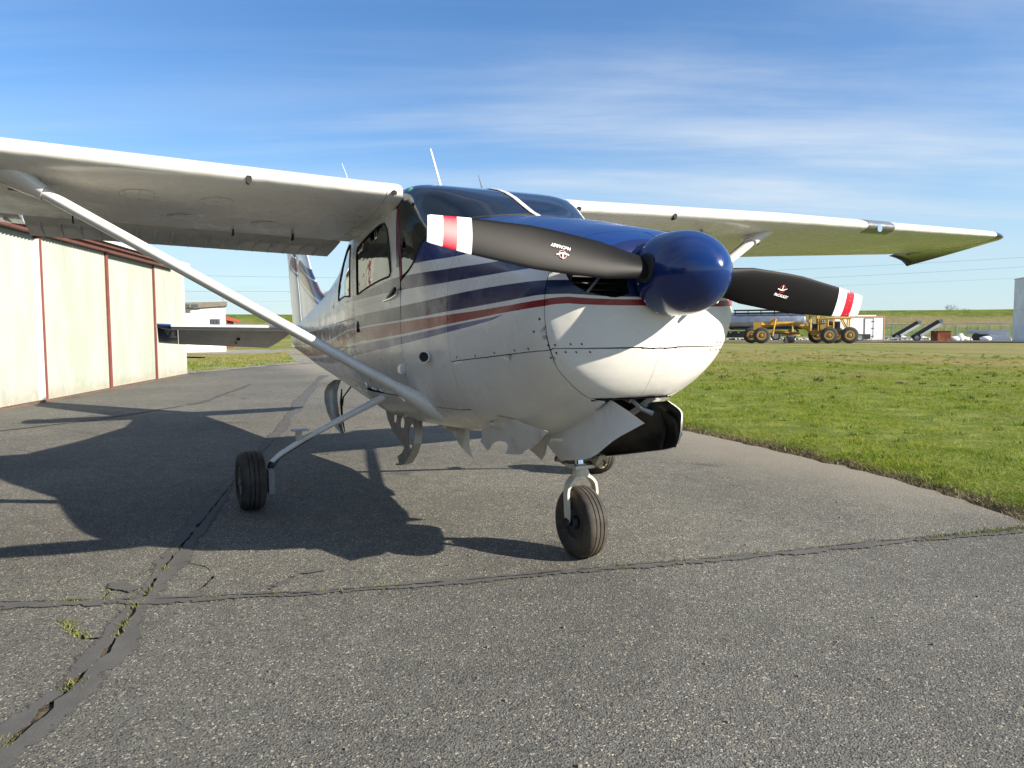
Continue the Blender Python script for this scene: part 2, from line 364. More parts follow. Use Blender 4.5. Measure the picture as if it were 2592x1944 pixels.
sheet('apron', apron, H_IN, 0.0, ASPH, 6.0, True, kind='structure')
me = bpy.data.meshes.new('crack_bed'); me.from_pydata([(-4, -2.6, -.008), (8, -2.6, -.008), (8, 4, -.008), (-4, 4, -.008)], [], [(0, 1, 2, 3)]); me.materials.append(CRACKSOIL); link('crack_bed', me, kind='structure')
def band(name, path, w, seed, z, holes=True):
    rr = random.Random(seed); d = dens(path, .12, False); L, Rr = [], []
    wl_, wr_ = w, w
    for i, p in enumerate(d):
        a = np.array(d[min(i+1, len(d)-1)])-np.array(d[max(i-1, 0)]); a = a/np.linalg.norm(a); n = np.array((-a[1], a[0]))
        wl_ += rr.uniform(-.02, .02); wr_ += rr.uniform(-.02, .02); wl_ = min(max(wl_, w*.45), w*1.5); wr_ = min(max(wr_, w*.45), w*1.5)
        L.append(tuple(np.array(p)+n*wl_)); Rr.append(tuple(np.array(p)-n*wr_))
    poly = L+Rr[::-1]; hs = [h for h in H_IN if inside(np.array(h), poly).all()] if holes else []
    if holes:                                       # cracks that only graze the band are left out of it
        part = [h for h in H_IN if inside(np.array(h), poly).any() and h not in hs]
    o = sheet(name, poly, hs, z, TAR, .06 if w > .03 else .03, True, kind='structure')
    V = np.array([v.co[:2] for v in o.data.vertices]); pl = np.array(poly+[poly[0]]); d2 = np.full(len(V), 9.)
    for a, b in zip(pl[:-1], pl[1:]):
        ab = b-a; t = np.clip(((V-a)@ab)/max(1e-9, ab@ab), 0, 1); d2 = np.minimum(d2, np.hypot(*(V-(a+t[:, None]*ab)).T))
    at = o.data.attributes.new('ed', 'FLOAT', 'POINT'); at.data.foreach_set('value', np.clip(1-d2/(w*.75), 0, 1).astype(np.float32)); return o
band('tar_seam', diag, .09, 11, .003); band('tar_seam', cross, .06, 12, .0055)
band('tar_patch', [(1.35, 2.05), (1.2, 1.95), (1.05, 1.90)], .05, 13, .0075, False); band('tar_patch', [(.93, 1.45), (1.06, 1.30), (1.10, 1.12)], .022, 14, .0075, False)
band('tar_seam', [(7.7, 3.4), (8.5, 2.4), (10.4, .9), (14.5, -.4)], .05, 15, .0075, False)
band('tar_seam', [(5.35, 4.2), (5.6, 2.5), (5.75, .8), (6.2, -2.4)], .012, 16, .009, False)
band('tar_seam', [(12.5, 3.0), (13.0, 1.2), (13.5, -1), (14.2, -4.0)], .02, 17, .009, False)
# the grass field on the port side, raised a few centimetres above the apron
def vdist(P):
    v = np.array(verge); d = np.full(len(P), 9e9)
    for a, b in zip(v[:-1], v[1:]):
        ab = b-a; t = np.clip(((P-a)@ab)/(ab@ab), 0, 1); d = np.minimum(d, np.hypot(*(P-(a+t[:, None]*ab)).T))
    return d
def fz(P):
    d = vdist(P); b = np.clip(d/.28, 0, 1)
    return -.025+.085*b*(2-b)+.012*np.sin(P[:, 0]*2.1+P[:, 1]*1.3)*b+.02*np.sin(P[:, 0]*.45-P[:, 1]*.6)*np.clip(d/3, 0, 1)
NF = [tuple(p) for p in verge]+[(25.2, -30), (-8, -30), (-3.9, -20.0)]
V, T = cdt(NF, [], .30, True)
me = bpy.data.meshes.new('grass_field'); me.from_pydata([(*v, q) for v, q in zip(V, fz(V))], [], [tuple(t) for t in T]); me.materials.append(FIELD); fo = link('grass_field', me, kind='structure'); at = me.attributes.new('verge', 'FLOAT', 'POINT'); at.data.foreach_set('value', np.clip(1-vdist(V)/.30, 0, 1).astype(np.float32))
bm = B(); bm.from_mesh(me); bmesh.ops.recalc_face_normals(bm, faces=bm.faces[:])
if sum(f.normal.z for f in bm.faces) < 0: bmesh.ops.reverse_faces(bm, faces=bm.faces[:])
for f in bm.faces: f.smooth = True
bm.to_mesh(me); bm.free()
far = [(25.2, -4.45), (25.2, -30), (-8, -30), (-30, -120), (60, -330), (420, -200), (300, 60), (60, 14), (34, -1.5)]
sheet('far_field', far, [], .004, FIELD, 60, True, kind='structure')
sheet('gravel_strip', rough([(19.9, .30), (23.7, -2.5), (25.2, -4.45), (34, -5.5), (40, -4.6), (31, -1.4), (24.5, .6), (20.3, 1.1)], .12, .5, 9), [], .010, GRAVEL, 1.0, True, kind='structure')
sheet('gravel_lane', rough([(40, -1), (37, -5.5), (38, -14), (43, -14), (47, -7), (49, 0)], .2, .8, 19), [], .012, GRAVEL, 2.0, True, kind='structure')
# ---- blades of grass
def blades(name, P, z0, h, w, mat, label, cat, lean=.5, parent=None, seg=1, kind='stuff'):
    n = len(P); a = RNG.uniform(0, 2*np.pi, n); hh = h*RNG.uniform(.45, 1.25, n) if not callable(h) else h(P)*RNG.uniform(.45, 1.25, n)
    ww = w*RNG.uniform(.6, 1.3, n) if not callable(w) else w(P)*RNG.uniform(.6, 1.3, n)
    l = RNG.uniform(.1, 1, n)*lean*hh; la = RNG.uniform(0, 2*np.pi, n); ca, sa = np.cos(a)*ww/2, np.sin(a)*ww/2
    v = np.zeros((n, 3, 3)); v[:, 0, :2] = P+np.stack([ca, sa], 1); v[:, 1, :2] = P-np.stack([ca, sa], 1); v[:, 2, :2] = P+np.stack([np.cos(la)*l, np.sin(la)*l], 1)
    v[:, :2, 2] = z0[:, None]; v[:, 2, 2] = z0+hh
    me = bpy.data.meshes.new(name); me.vertices.add(n*3); me.loops.add(n*3); me.polygons.add(n)
    me.vertices.foreach_set('co', v.ravel()); me.loops.foreach_set('vertex_index', np.arange(n*3, dtype=np.int32)); me.polygons.foreach_set('loop_start', np.arange(0, n*3, 3, dtype=np.int32))
    at = me.attributes.new('rnd', 'FLOAT', 'POINT'); at.data.foreach_set('value', np.repeat(RNG.random(n), 3).astype(np.float32))
    me.update(calc_edges=True); me.materials.append(mat); return link(name, me, parent, label, cat, None, kind)
def scatter(poly, n, dens_fn=None):
    o = np.array(poly); lo, hi = o.min(0), o.max(0); P = RNG.uniform(lo, hi, (n, 2)); P = P[inside(P, poly)]
    if dens_fn is not None: P = P[RNG.random(len(P)) < dens_fn(P)]
    return P
CXY = np.array((-2.3868, 1.9555))
def cdist(P): return np.hypot(*(P-CXY).T)
fieldpoly = NF
# clumpy, thinning with distance where the sheet's own material takes over
def dfn(P):
    d = cdist(P); cl = .55+.45*np.sin(P[:, 0]*5.1+np.sin(P[:, 1]*3.7)*2)*np.sin(P[:, 1]*4.3+np.sin(P[:, 0]*2.9)*2)
    return np.clip((6.5/np.maximum(d, 3.0))**1.75, 0, 1)*np.clip(cl+.35, .25, 1)
P = scatter([(-4, -26), (25, -26), (25, -2.4), (-4, -2.4)], 2600000, dfn); P = P[inside(P, fieldpoly)]
_vd = vdist(P); _gap = .07+.10*(.5+.5*np.sin(P[:, 0]*2.3+np.sin(P[:, 0]*5.7)*1.6))*(.5+.5*np.sin(P[:, 0]*11.0+1)); P = P[(_vd > _gap) | ((_vd > .03) & (RNG.random(len(P)) < .12))]
sc_ = lambda P: np.clip(cdist(P)/7.0, .8, 2.4)
hump = lambda P: (.026+.010*np.sin(P[:, 0]*1.7+np.cos(P[:, 1]*2.3)*1.5)+.012*np.sin(P[:, 0]*7.3+np.sin(P[:, 1]*3))*np.sin(P[:, 1]*6.1+np.sin(P[:, 0]*2.2)*2))*np.clip(.75+cdist(P)/40, .8, 1.25)+.030*np.exp(-vdist(P)/.16)*(.5+.5*np.sin(P[:, 0]*7+np.sin(P[:, 0]*3.1)*3))
blades('grass', P, fz(P)-.004, hump, lambda P: .0058*sc_(P), BLADE, 'short green grass covering the field beside the asphalt', 'grass', 1.9)
# taller darker clumps among the short grass
cl = scatter(NF, 26000, lambda P: np.clip((7/np.maximum(cdist(P), 4))**1.3, 0, 1)*.16); cl = cl[(vdist(cl) > .12)]
Pc = np.repeat(cl, 26, 0)+RNG.normal(0, 1, (len(cl)*26, 2))*np.repeat(RNG.uniform(.02, .06, len(cl)), 26)[:, None]; Pc = Pc[inside(Pc, NF)]
blades('clump_grass', Pc, fz(Pc)-.004, lambda P: .048*np.clip(.8+cdist(P)/40, .8, 1.2), lambda P: .0075*sc_(P), CLUMP, 'taller darker green clumps standing in the short grass', 'grass', 1.2)
Pd = []
for a, b in zip(verge[:-1], verge[1:]):
    if -1 < a[0] < 14:
        for q in range(110 if a[0] < 6 else 28):
            t = random.random(); Pd.append((a[0]+(b[0]-a[0])*t+random.gauss(0, .03), a[1]+(b[1]-a[1])*t-abs(random.gauss(.02, .06))))
Pd = np.array(Pd); blades('dry_grass', Pd, fz(Pd)-.01, .034, .0055, DRYB, 'dry straw-coloured grass along the broken asphalt edge', 'dry grass', 1.5)
P = scatter([(20.5, .2), (26, -3.6), (40, -5.8), (33, -1.2), (24, .6)], 60000, lambda P: .5+.5*np.sin(P[:, 0]*2)*np.sin(P[:, 1]*3)); blades('verge_grass', P, np.full(len(P), .008), .07, .022, BLADE, 'yellow-green grass patch beyond the hangar corner', 'grass', .8)
# weeds growing out of the cracks
Pw = []
def weeds_at(path, n, spread, lo=0, hi=1):
    d = dens(path, .02, False)
    for k in range(n):
        c = d[int(len(d)*random.uniform(lo, hi))]
        for q in range(random.randint(10, 34)): Pw.append((c[0]+random.gauss(0, spread), c[1]+random.gauss(0, spread*1.3)))
weeds_at(cross, 44, .014); weeds_at(cross, 16, .022, .78, 1); weeds_at(diag[:8], 20, .014, .05, .55); weeds_at(side1, 10, .012); weeds_at(side3, 4, .01); weeds_at(diag[6:9], 10, .02)
Pe = []
for k in range(2600): t = random.random()**.7; Pe.append((.13+(-.14-.13)*t+random.gauss(0, .012+.03*t), -1.75+(-3.1+1.75)*t+random.gauss(0, .02)))
Pe = np.array(Pe); blades('verge_weed', Pe, np.full(len(Pe), -.004), .020, .0065, WEED, 'low weeds spreading from the grass along the right end of the cross crack', 'weeds', 1.3)
Pw = np.array(Pw); blades('crack_weed', Pw, np.full(len(Pw), -.004), .018, .005, WEED, 'small yellow-green weeds growing in the asphalt cracks', 'weeds', 1.4)
# loose grit on the apron
bm = B()
for k in range(260):
    x, y = random.uniform(-1.6, 5), random.uniform(-2.2, 2.4); s = random.uniform(.002, .0055); v = [Vector((random.uniform(.6, 1.2)*s*a, random.uniform(.6, 1.2)*s*b, random.uniform(.5, 1)*s*c+s*.6)) for c in (-1, 1) for b in (-1, 1) for a in (-1, 1)]
    addf(bm, [Vector((x, y, 0))+q for q in v], [(0, 2, 3, 1), (4, 5, 7, 6), (0, 1, 5, 4), (2, 6, 7, 3), (0, 4, 6, 2), (1, 3, 7, 5)])
fin(bm, 'loose_grit', simple('grit', (.16, .14, .11), .9, var=.4, scale=30), label='loose grit and small stones scattered on the asphalt', cat='grit', kind='stuff')
# ---- levee along the horizon
prof = [(0, 0), (6, .5), (14, 2.5), (21, 4.4), (24, 4.6), (29, 4.6), (44, 0)]
LV = [Vector((-60, -150)), Vector((40, -140)), Vector((105, -78)), Vector((130, -20)), Vector((150, 60)), Vector((165, 180))]
bm = B(); rings = []
LVp = []
for a, b in zip(LV[:-1], LV[1:]):
    for q in range(14): LVp.append(a.lerp(b, q/14))
for i, p in enumerate(LVp):
    t = (LVp[min(i+2, len(LVp)-1)]-LVp[max(i-2, 0)]).normalized(); n = Vector((t.y, -t.x))
    if n.dot(p) < 0: n = -n
    rings.append([(p.x+n.x*d, p.y+n.y*d, h*(1+.012*math.sin(i*.9))) for d, h in prof])
loft(bm, rings, False, False); o = fin(bm, 'levee', LEVEE, None, 60, kind='structure')
# ---------------------------------------------------------------- aircraft: paint
def curve_node(g, x, pts, x0, x1, z0, z1):
    n = g.new('ShaderNodeFloatCurve'); c = n.mapping.curves[0]
    P = sorted(((a-x0)/(x1-x0), (b-z0)/(z1-z0)) for a, b in pts)
    if P[0][0] > 0: P = [(0, P[0][1])]+P
    if P[-1][0] < 1: P = P+[(1, P[-1][1])]
    while len(c.points) < len(P): c.points.new(.5, .5)
    for q, (a, b) in zip(c.points, P): q.location = (a, b); q.handle_type = 'AUTO_CLAMPED'
    n.mapping.use_clip = False; n.mapping.update()
    g.set(n.inputs['Value'], g.rng(x, x0, x1, 0, 1)); return g.rng(n.outputs[0], 0, 1, z0, z1)
STRIPES = {
 'S1t': [(.1, 1.405), (.576, 1.406), (1.139, 1.409), (1.716, 1.412), (2.2, 1.385), (2.72, 1.345), (3.4, 1.30), (8, 1.2)],
 'S1b': [(.1, 1.358), (.289, 1.355), (.695, 1.349), (1.109, 1.341), (1.756, 1.336), (2.706, 1.317), (3.4, 1.305), (8, 1.25)],
 'S2t': [(.1, 1.300), (.224, 1.302), (.358, 1.30), (.684, 1.293), (1.084, 1.274), (1.773, 1.245), (2.765, 1.209), (5.2, 1.12), (8, 1.06)],
 'S2b': [(.104, 1.236), (.14, 1.247), (.217, 1.246), (.35, 1.237), (.68, 1.219), (1.056, 1.199), (1.776, 1.167), (2.75, 1.130), (5.2, .985), (8, .93)],
 'S3t': [(.104, 1.226), (.152, 1.236), (.222, 1.227), (.501, 1.208), (1.05, 1.183), (1.775, 1.156), (2.749, 1.117), (5.2, .968), (8, .91)],
 'S3b': [(.106, 1.202), (.154, 1.210), (.224, 1.20), (.503, 1.18), (1.038, 1.139), (1.76, 1.087), (2.775, 1.029), (5.2, .87), (8, .80)],
 'S4t': [(.346, 1.18), (.637, 1.161), (1.032, 1.129), (1.763, 1.073), (2.786, 1.01), (5.2, .845), (8, .77)],
 'S4b': [(.346, 1.185), (.637, 1.147), (1.024, 1.102), (1.776, 1.029), (2.833, .938), (4.4, .82), (5.2, .80), (8, .77)],
}
NAVY = (.004, .013, .072); REDC = (.235, .012, .018); WHITE = (.70, .685, .63); BLUE = (.002, .027, .135)
def airframe_paint(name, stripes=True, wave=.0, bumpd=.003):
    g = G(name); x, y, z = g.xyz()
    dirt = g.noise(3.2, 6, .62); grime = g.step(g.noise(1.1, 5, .6, v=g.mapv((.8, 1, 2.2))), .48, .75)
    col = g.mix(g.math('MULTIPLY', grime, .28), WHITE, (.50, .475, .40)); col = g.mix(1.0, col, g.rng(dirt, .3, .7, .95, 1.04), 'MULTIPLY')
    # belly grime: oil and road dirt streaked along the underside
    low = g.math('MULTIPLY', g.step(z, .80, .50), g.step(g.noise(2.4, 6, .7, v=g.mapv((.35, 1.6, 1))), .38, .62)); col = g.mix(g.math('MULTIPLY', low, .38), col, (.36, .31, .20))
    if stripes:
        def bd(k): return curve_node(g, x, STRIPES[k], 0, 8, .7, 1.5)
        def between(a, b): return g.math('MULTIPLY', g.math('LESS_THAN', z, a), g.math('GREATER_THAN', z, b))
        fadeb = g.mix(g.step(g.noise(9, 4, .6), .4, .8), NAVY, (.008, .020, .085))
        s = between(bd('S1t'), bd('S1b')); col = g.mix(s, col, fadeb)
        col = g.mix(between(bd('S2t'), bd('S2b')), col, fadeb); col = g.mix(between(bd('S3t'), bd('S3b')), col, g.mix(g.step(g.noise(7, 4), .4, .8), REDC, (.26, .030, .028)))
        col = g.mix(between(bd('S4t'), bd('S4b')), col, (.030, .052, .20))
        top = g.math('MULTIPLY', g.math('GREATER_THAN', z, g.rng(x, .22, .40, 1.395, 1.467)), g.math('LESS_THAN', x, 1.80)); col = g.mix(top, col, BLUE)
        # blue surround of the cowl air inlets
        inl = g.math('MULTIPLY', g.math('MULTIPLY', g.math('LESS_THAN', x, .205), g.math('GREATER_THAN', z, bd('S2b'))), g.math('GREATER_THAN', g.math('ADD', z, 0.0), 1.0)); col = g.mix(g.math('MULTIPLY', inl, g.math('LESS_THAN', x, .128)), col, NAVY)
    h = g.noise(30, 4)
    nrm = g.bump(h, .05, bumpd)
    if wave:
        b2 = g.new('ShaderNodeBump'); b2.inputs['Strength'].default_value = wave; b2.inputs['Distance'].default_value = .05; g.set(b2.inputs['Height'], g.noise(2.6, 3, .5, v=g.mapv((1.4, 1, 2.4)))); g.t.links.new(nrm, b2.inputs['Normal']); nrm = b2.outputs[0]
    r = g.rng(g.noise(5, 5), .3, .7, .22, .36)
    return g.bsdf(col, r, 0, .12, nrm, .5)
PAINT = airframe_paint('cowl_and_cabin_paint', True, .10); TPAINT = airframe_paint('tail_cone_paint', True, .35); WPAINT = airframe_paint('wing_white_paint', False, .22)
def metalpaint(name, col, rough=.3, coat=.6, metal=0, var=.08): return simple(name, col, rough, metal, coat, var, 9)
BLUEP = metalpaint('blue_gloss_paint', (.0018, .020, .110), .18, .35); NAVYP = metalpaint('navy_gloss_paint', (.004, .008, .034), .2, .8)
WHITEP = metalpaint('white_gloss_paint', WHITE, .32, .5); GREYP = metalpaint('grey_metal', (.32, .32, .31), .42, 0, .7, .2); CHROME = metalpaint('chrome', (.75, .76, .78), .12, 0, 1.0)
DARK = simple('dark_interior', (.016, .016, .015), .8, var=.3); BLACKR = simple('black_rubber', (.018, .017, .016), .72, var=.35, scale=14, bump=.2)
LINER = simple('cabin_lining', (.060, .064, .058), .9, var=.25); BLACKM = simple('black_metal', (.014, .014, .015), .42, .2, 0, .3)
ALU = simple('bare_aluminium', (.42, .41, .39), .38, .9, 0, .22, 8, .1); TORN = None
def torn_mat():
    g = G('bent_door_paint'); n = g.noise(4, 6, .65); c = g.mix(g.step(n, .45, .7), (.60, .575, .50), (.40, .365, .27)); c = g.mix(g.math('MULTIPLY', g.step(g.noise(22, 4), .62, .75), .5), c, (.16, .14, .10))
    return g.bsdf(c, .42, 0, .25, g.bump(g.noise(3, 3), .25, .02))
TORN = torn_mat()
def bay_black_mat():
    g = G('bay_black'); n = g.noise(6, 6, .65); c = g.mix(g.step(n, .42, .72), (.008, .0075, .0065), (.050, .043, .033)); return g.bsdf(c, .55, 0, .1, g.bump(g.noise(14, 5), .4, .01))
BAYBLK = bay_black_mat()  # mottled near-black of the wheel bay and the inner door faces
def glass(name, tint, rough=.015):
    g = G(name); f = g.new('ShaderNodeFresnel'); f.inputs[0].default_value = 1.5; t = g.new('ShaderNodeBsdfTransparent'); t.inputs[0].default_value = (*tint, 1)
    gl = g.new('ShaderNodeBsdfGlossy'); gl.inputs['Roughness'].default_value = rough; gl.inputs[0].default_value = (.95, .97, .97, 1)
    nb = g.bump(g.noise(2.2, 3, v=g.mapv((1.3, 1, 3))), .05, .03); g.t.links.new(nb, gl.inputs['Normal'])
    m = g.new('ShaderNodeMixShader'); k = g.math('MINIMUM', g.math('MULTIPLY', f.outputs[0], 1.25), .9); g.set(m.inputs[0], k); g.t.links.new(t.outputs[0], m.inputs[1]); g.t.links.new(gl.outputs[0], m.inputs[2]); g.t.links.new(m.outputs[0], g.out.inputs[0]); return g.m
GLASS = glass('green_tinted_perspex', (.15, .33, .42)); SGLASS = glass('side_window_perspex', (.30, .38, .34))
# ---------------------------------------------------------------- aircraft: fuselage surface
def pchip(xs, ys):
    xs = np.array(xs, float); ys = np.array(ys, float); h = np.diff(xs); dl = np.diff(ys)/h; m = np.zeros_like(ys); m[0] = dl[0]; m[-1] = dl[-1]
    for i in range(1, len(xs)-1):
        if dl[i-1]*dl[i] > 0: w1 = 2*h[i]+h[i-1]; w2 = h[i]+2*h[i-1]; m[i] = (w1+w2)/(w1/dl[i-1]+w2/dl[i])
    def f(x):
        x = np.clip(x, xs[0], xs[-1]); i = np.clip(np.searchsorted(xs, x)-1, 0, len(h)-1); t = (x-xs[i])/h[i]; t2 = t*t; t3 = t2*t
        return (2*t3-3*t2+1)*ys[i]+(t3-2*t2+t)*h[i]*m[i]+(-2*t3+3*t2)*ys[i+1]+(t3-t2)*h[i]*m[i+1]
    return f
ST = [  # station: top, bottom, half width, height of max width, roundness above, below
(.076,1.40,1.225,.12,1.31,2.1,2.0),(.082,1.42,1.18,.175,1.30,2.2,2.0),(.092,1.44,1.11,.25,1.285,2.2,2.05),(.105,1.452,1.05,.30,1.28,2.3,2.1),(.13,1.475,.98,.37,1.26,2.4,2.15),(.17,1.495,.905,.43,1.24,2.5,2.2),
(.22,1.515,.843,.484,1.22,2.6,2.2),(.32,1.545,.775,.512,1.2,2.7,2.2),(.50,1.585,.69,.524,1.2,2.8,2.25),(.75,1.64,.60,.535,1.2,2.8,2.4),
(1.05,1.69,.555,.555,1.2,2.7,2.6),(1.14,1.705,.55,.556,1.2,2.75,2.6),(1.25,1.755,.545,.557,1.2,3.2,2.65),(1.4,1.835,.535,.56,1.2,4.2,2.7),
(1.6,1.912,.52,.56,1.2,7,2.7),(1.8,1.948,.51,.56,1.2,9,2.7),(2.75,1.955,.475,.55,1.2,6.5,2.7),(3.0,1.935,.485,.53,1.19,5.,2.6),(3.4,1.863,.51,.475,1.17,4.0,2.5),
(3.9,1.78,.54,.405,1.14,3.0,2.4),(4.4,1.70,.575,.34,1.12,2.6,2.3),(5.2,1.555,.645,.25,1.08,2.3,2.2),(6.0,1.42,.715,.18,1.06,2.1,2.1),(6.8,1.29,.81,.115,1.05,2.,2.),(7.6,1.17,.90,.05,1.04,2.,2.)]
_c = list(zip(*ST)); _f = [pchip(_c[0], _c[i]) for i in range(1, 7)]
def sec(x): return [f(x) for f in _f]
def S(x, t, off=0.):
    x = np.asarray(x, float); t = np.asarray(t, float); zt, zb, w, zm, nu, nl = sec(x); a = np.pi*np.abs(t); c, s = np.cos(a), np.sin(a)
    n = np.where(c >= 0, nu, nl); h = np.where(c >= 0, zt-zm, zm-zb); e = 1e-9
    return np.stack([x, np.sign(t)*(w+off)*np.maximum(np.abs(s), e)**(2/n), zm+(h+off)*np.sign(c)*np.maximum(np.abs(c), e)**(2/n)], -1)
def tz(x, z):
    zt, zb, w, zm, nu, nl = [float(q) for q in sec(x)]
    c = min(1, max(0, (z-zm)/(zt-zm)))**(nu/2) if z >= zm else -min(1, max(0, (zm-z)/(zm-zb)))**(nl/2)
    return math.acos(max(-1, min(1, c)))/math.pi
def sy(x, z): return float(S(x, tz(x, z))[1])
TK = 1.9
def XZ(pts, sg=1): return [(x, sg*tz(x, z)) for x, z in pts]
def shrink(poly, d):
    a = np.array(poly, float); n = len(a); out = []; area = sum(a[i][0]*a[(i+1) % n][1]-a[(i+1) % n][0]*a[i][1] for i in range(n)); sg = 1 if area > 0 else -1
    for i in range(n):
        p, q, r = a[i-1], a[i], a[(i+1) % n]; e1 = (q-p)/max(1e-9, np.linalg.norm(q-p)); e2 = (r-q)/max(1e-9, np.linalg.norm(r-q)); n1 = np.array((-e1[1], e1[0]))*sg; n2 = np.array((-e2[1], e2[0]))*sg
        b = n1+n2; b = b/max(.35, b@b)*2 if (b@b) > .01 else n1; out.append(tuple(q+b*d*.5*1.0 if (b@b) < 9 else q+n1*d))
    return out
def panel(name, outer, parent, mats, holes=(), sp=.05, th=.004, off=0., gap=.0015, zmin=None, **k):
    sc = lambda P: [(p[0], p[1]*TK) for p in P]
    o = shrink(sc(outer), gap) if gap else sc(outer); hs = [shrink(sc(h), 0.0) if False else sc(h) for h in holes]
    V, T = cdt(o, hs, sp); P = S(V[:, 0], V[:, 1]/TK, off); n = len(P)
    if zmin is not None: P[:, 2] = np.maximum(P[:, 2], zmin+.02*np.maximum(0, zmin-P[:, 2]))
    tri = P[T]; nr = np.cross(tri[:, 1]-tri[:, 0], tri[:, 2]-tri[:, 0])
    cen = tri.mean(1); zmid = sec(cen[:, 0])[3]; outw = np.stack([np.zeros(len(cen)), cen[:, 1], cen[:, 2]-zmid], 1); flip = (nr*outw).sum(1) < 0
    T = np.where(flip[:, None], T[:, ::-1], T); nr = np.where(flip[:, None], -nr, nr)
    vn = np.zeros_like(P)
    for q in range(3): np.add.at(vn, T[:, q], nr)
    vn /= np.maximum(1e-12, np.linalg.norm(vn, axis=1))[:, None]
    Q = P-vn*th; ec = {}
    for a, b, c in T:
        for e in ((a, b), (b, c), (c, a)): ec[e] = ec.get(e, 0)+1
    bnd = [(a, b) for (a, b) in ec if (b, a) not in ec]
    faces = [tuple(t) for t in T]+[(c+n, b+n, a+n) for a, b, c in T]+[(b, a, a+n, b+n) for a, b in bnd]
    me = bpy.data.meshes.new(name); me.from_pydata([tuple(p) for p in P]+[tuple(p) for p in Q], [], [tuple(int(i) for i in f) for f in faces])
    for m in mats: me.materials.append(m)
    mi = np.zeros(len(faces), np.int32); mi[len(T):2*len(T)] = len(mats)-1; me.polygons.foreach_set('material_index', mi)
    me.polygons.foreach_set('use_smooth', np.ones(len(faces), bool)); 
    bm = B(); bm.from_mesh(me)
    for e in bm.edges:
        if len(e.link_faces) == 2 and e.link_faces[0].normal.angle(e.link_faces[1].normal, 0) > .8: e.smooth = False
    bm.to_mesh(me); bm.free()
    return link(name, me, parent, **k)
AC = empty('light_aircraft', (0, 0, 0), 'white high-wing propeller aeroplane with blue and red stripes and torn gear doors', 'aeroplane')
hsp = [(.273, 1.026), (.552, .999), (1.05, .956)]         # horizontal cowl split
def hz_(x): return 1.032 if x < .239 else (1.027+(x-.239)*(-.028/.313) if x < .552 else .999+(x-.552)*(-.043/.498))
nbs = [(.215, 1.40), (.212, 1.30), (.218, 1.202), (.224, 1.115), (.239, 1.027), (.259, .950), (.270, .888), (.298, .826)]
def HSP(o): return [(x, hz_(x)+o) for x in (.2425, .30, .36, .4, .47, .552, .65, .75, .85, .95, 1.05)]
def both(f):
    for sg in (1, -1): f(sg)
def tb(x, y): # t at which the underside is y metres from the centreline
    lo, hi = .55, 1.0
    for _ in range(40):
        m = (lo+hi)/2
        if float(S(x, m)[1]) > y: lo = m
        else: hi = m
    return lo
def build_cowl(sg):
    P2 = [PAINT, DARK]
    # nose bowl, upper part with the air inlet
    up = [(.095, 0.0), (.215, 0.0), (.215, tz(.215, 1.46))]+XZ([(.215, 1.40), (.212, 1.30), (.220, 1.202), (.242, 1.115), (.273, 1.029)])+XZ([(.22, 1.034), (.18, 1.034), (.15, 1.035)])+[(.138, .985), (.14, 1.0), (.112, 1.0), (.095, 1.0), (.095, .5)]
    up = [(.076, 0.0), (.095, 0.0), (.155, 0.0), (.215, 0.0), (.215, tz(.215, 1.46))]+XZ(nbs[:4]+[(.2375, 1.0295)])+XZ([(x, 1.0345) for x in (.225, .21, .195, .18, .165, .15, .14, .132, .126, .121, .117, .114, .1125)])+[(.1108, 1.0), (.104, 1.0), (.097, 1.0), (.09, 1.0), (.076, 1.0), (.076, .75), (.076, .5), (.076, .25)]
    hole = XZ([(.086, 1.385), (.10, 1.41), (.12, 1.42), (.145, 1.42), (.163, 1.405), (.170, 1.37), (.168, 1.325), (.152, 1.290), (.130, 1.265), (.112, 1.248), (.098, 1.237), (.088, 1.236), (.0835, 1.25), (.083, 1.32)])
    panel('nose_bowl', [(x, sg*t) for x, t in up], AC, P2, [[(x, sg*t) for x, t in hole]], .013, .006)
    # nose bowl, lower chin
    lo = [(.1114, 1.0)]+XZ([(x, 1.0315) for x in (.1135, .115, .118, .122, .127, .133, .141, .15, .165, .18, .195, .21, .225)]+[(.2375, 1.0265)])+XZ(nbs[5:7])+[(.295, tb(.295, .235)), (.289, tb(.289, .17)), (.286, tb(.286, .08)), (.285, 1.0), (.22, 1.0), (.16, 1.0), (.13, 1.0)]
    panel('chin_cowl', [(x, sg*t) for x, t in lo], AC, P2, [], .012, .006, zmin=.818)
    side = XZ([(.220, 1.202), (.214, 1.30), (.217, 1.40), (.2175, 1.462), (.6, 1.468), (1.05, 1.468), (1.05, 1.2)]+HSP(.0015)[::-1]+[(.226, 1.115)])
    panel('side_cowl', [(x, sg*t) for x, t in side], AC, P2, [], .03)
    opn = [(1.05, tb(1.05, .115)), (.9, tb(.9, .115)), (.75, tb(.75, .118)), (.6, tb(.6, .12)), (.45, tb(.45, .122)), (.36, tb(.36, .125)), (.297, tb(.297, .14))]
    low = XZ([(.261, .950)]+HSP(-.0015)+[(1.05, .8)])+opn+[(.299, tb(.299, .236))]+XZ([(.273, .888)])
    panel('lower_cowl', [(x, sg*t) for x, t in low], AC, P2, [], .03)
both(build_cowl)
a = tz(.2175, 1.4655); top = [(.2175, -tz(.2175, 1.465)), (.6, -tz(.6, 1.470)), (1.05, -tz(1.05, 1.470)), (1.12, -tz(1.12, 1.470))]
WSB = [(1.165, 1.69), (1.20, 1.680), (1.27, 1.655), (1.36, 1.61), (1.425, 1.555), (1.48, 1.497), (1.575, 1.443), (1.715, 1.405)]   # foot of the windscreen, centre to door post
_wi = np.linspace(0, len(WSB)-1, 36); WSB = list(zip(pchip(range(len(WSB)), [q[0] for q in WSB])(_wi), pchip(range(len(WSB)), [q[1] for q in WSB])(_wi)))
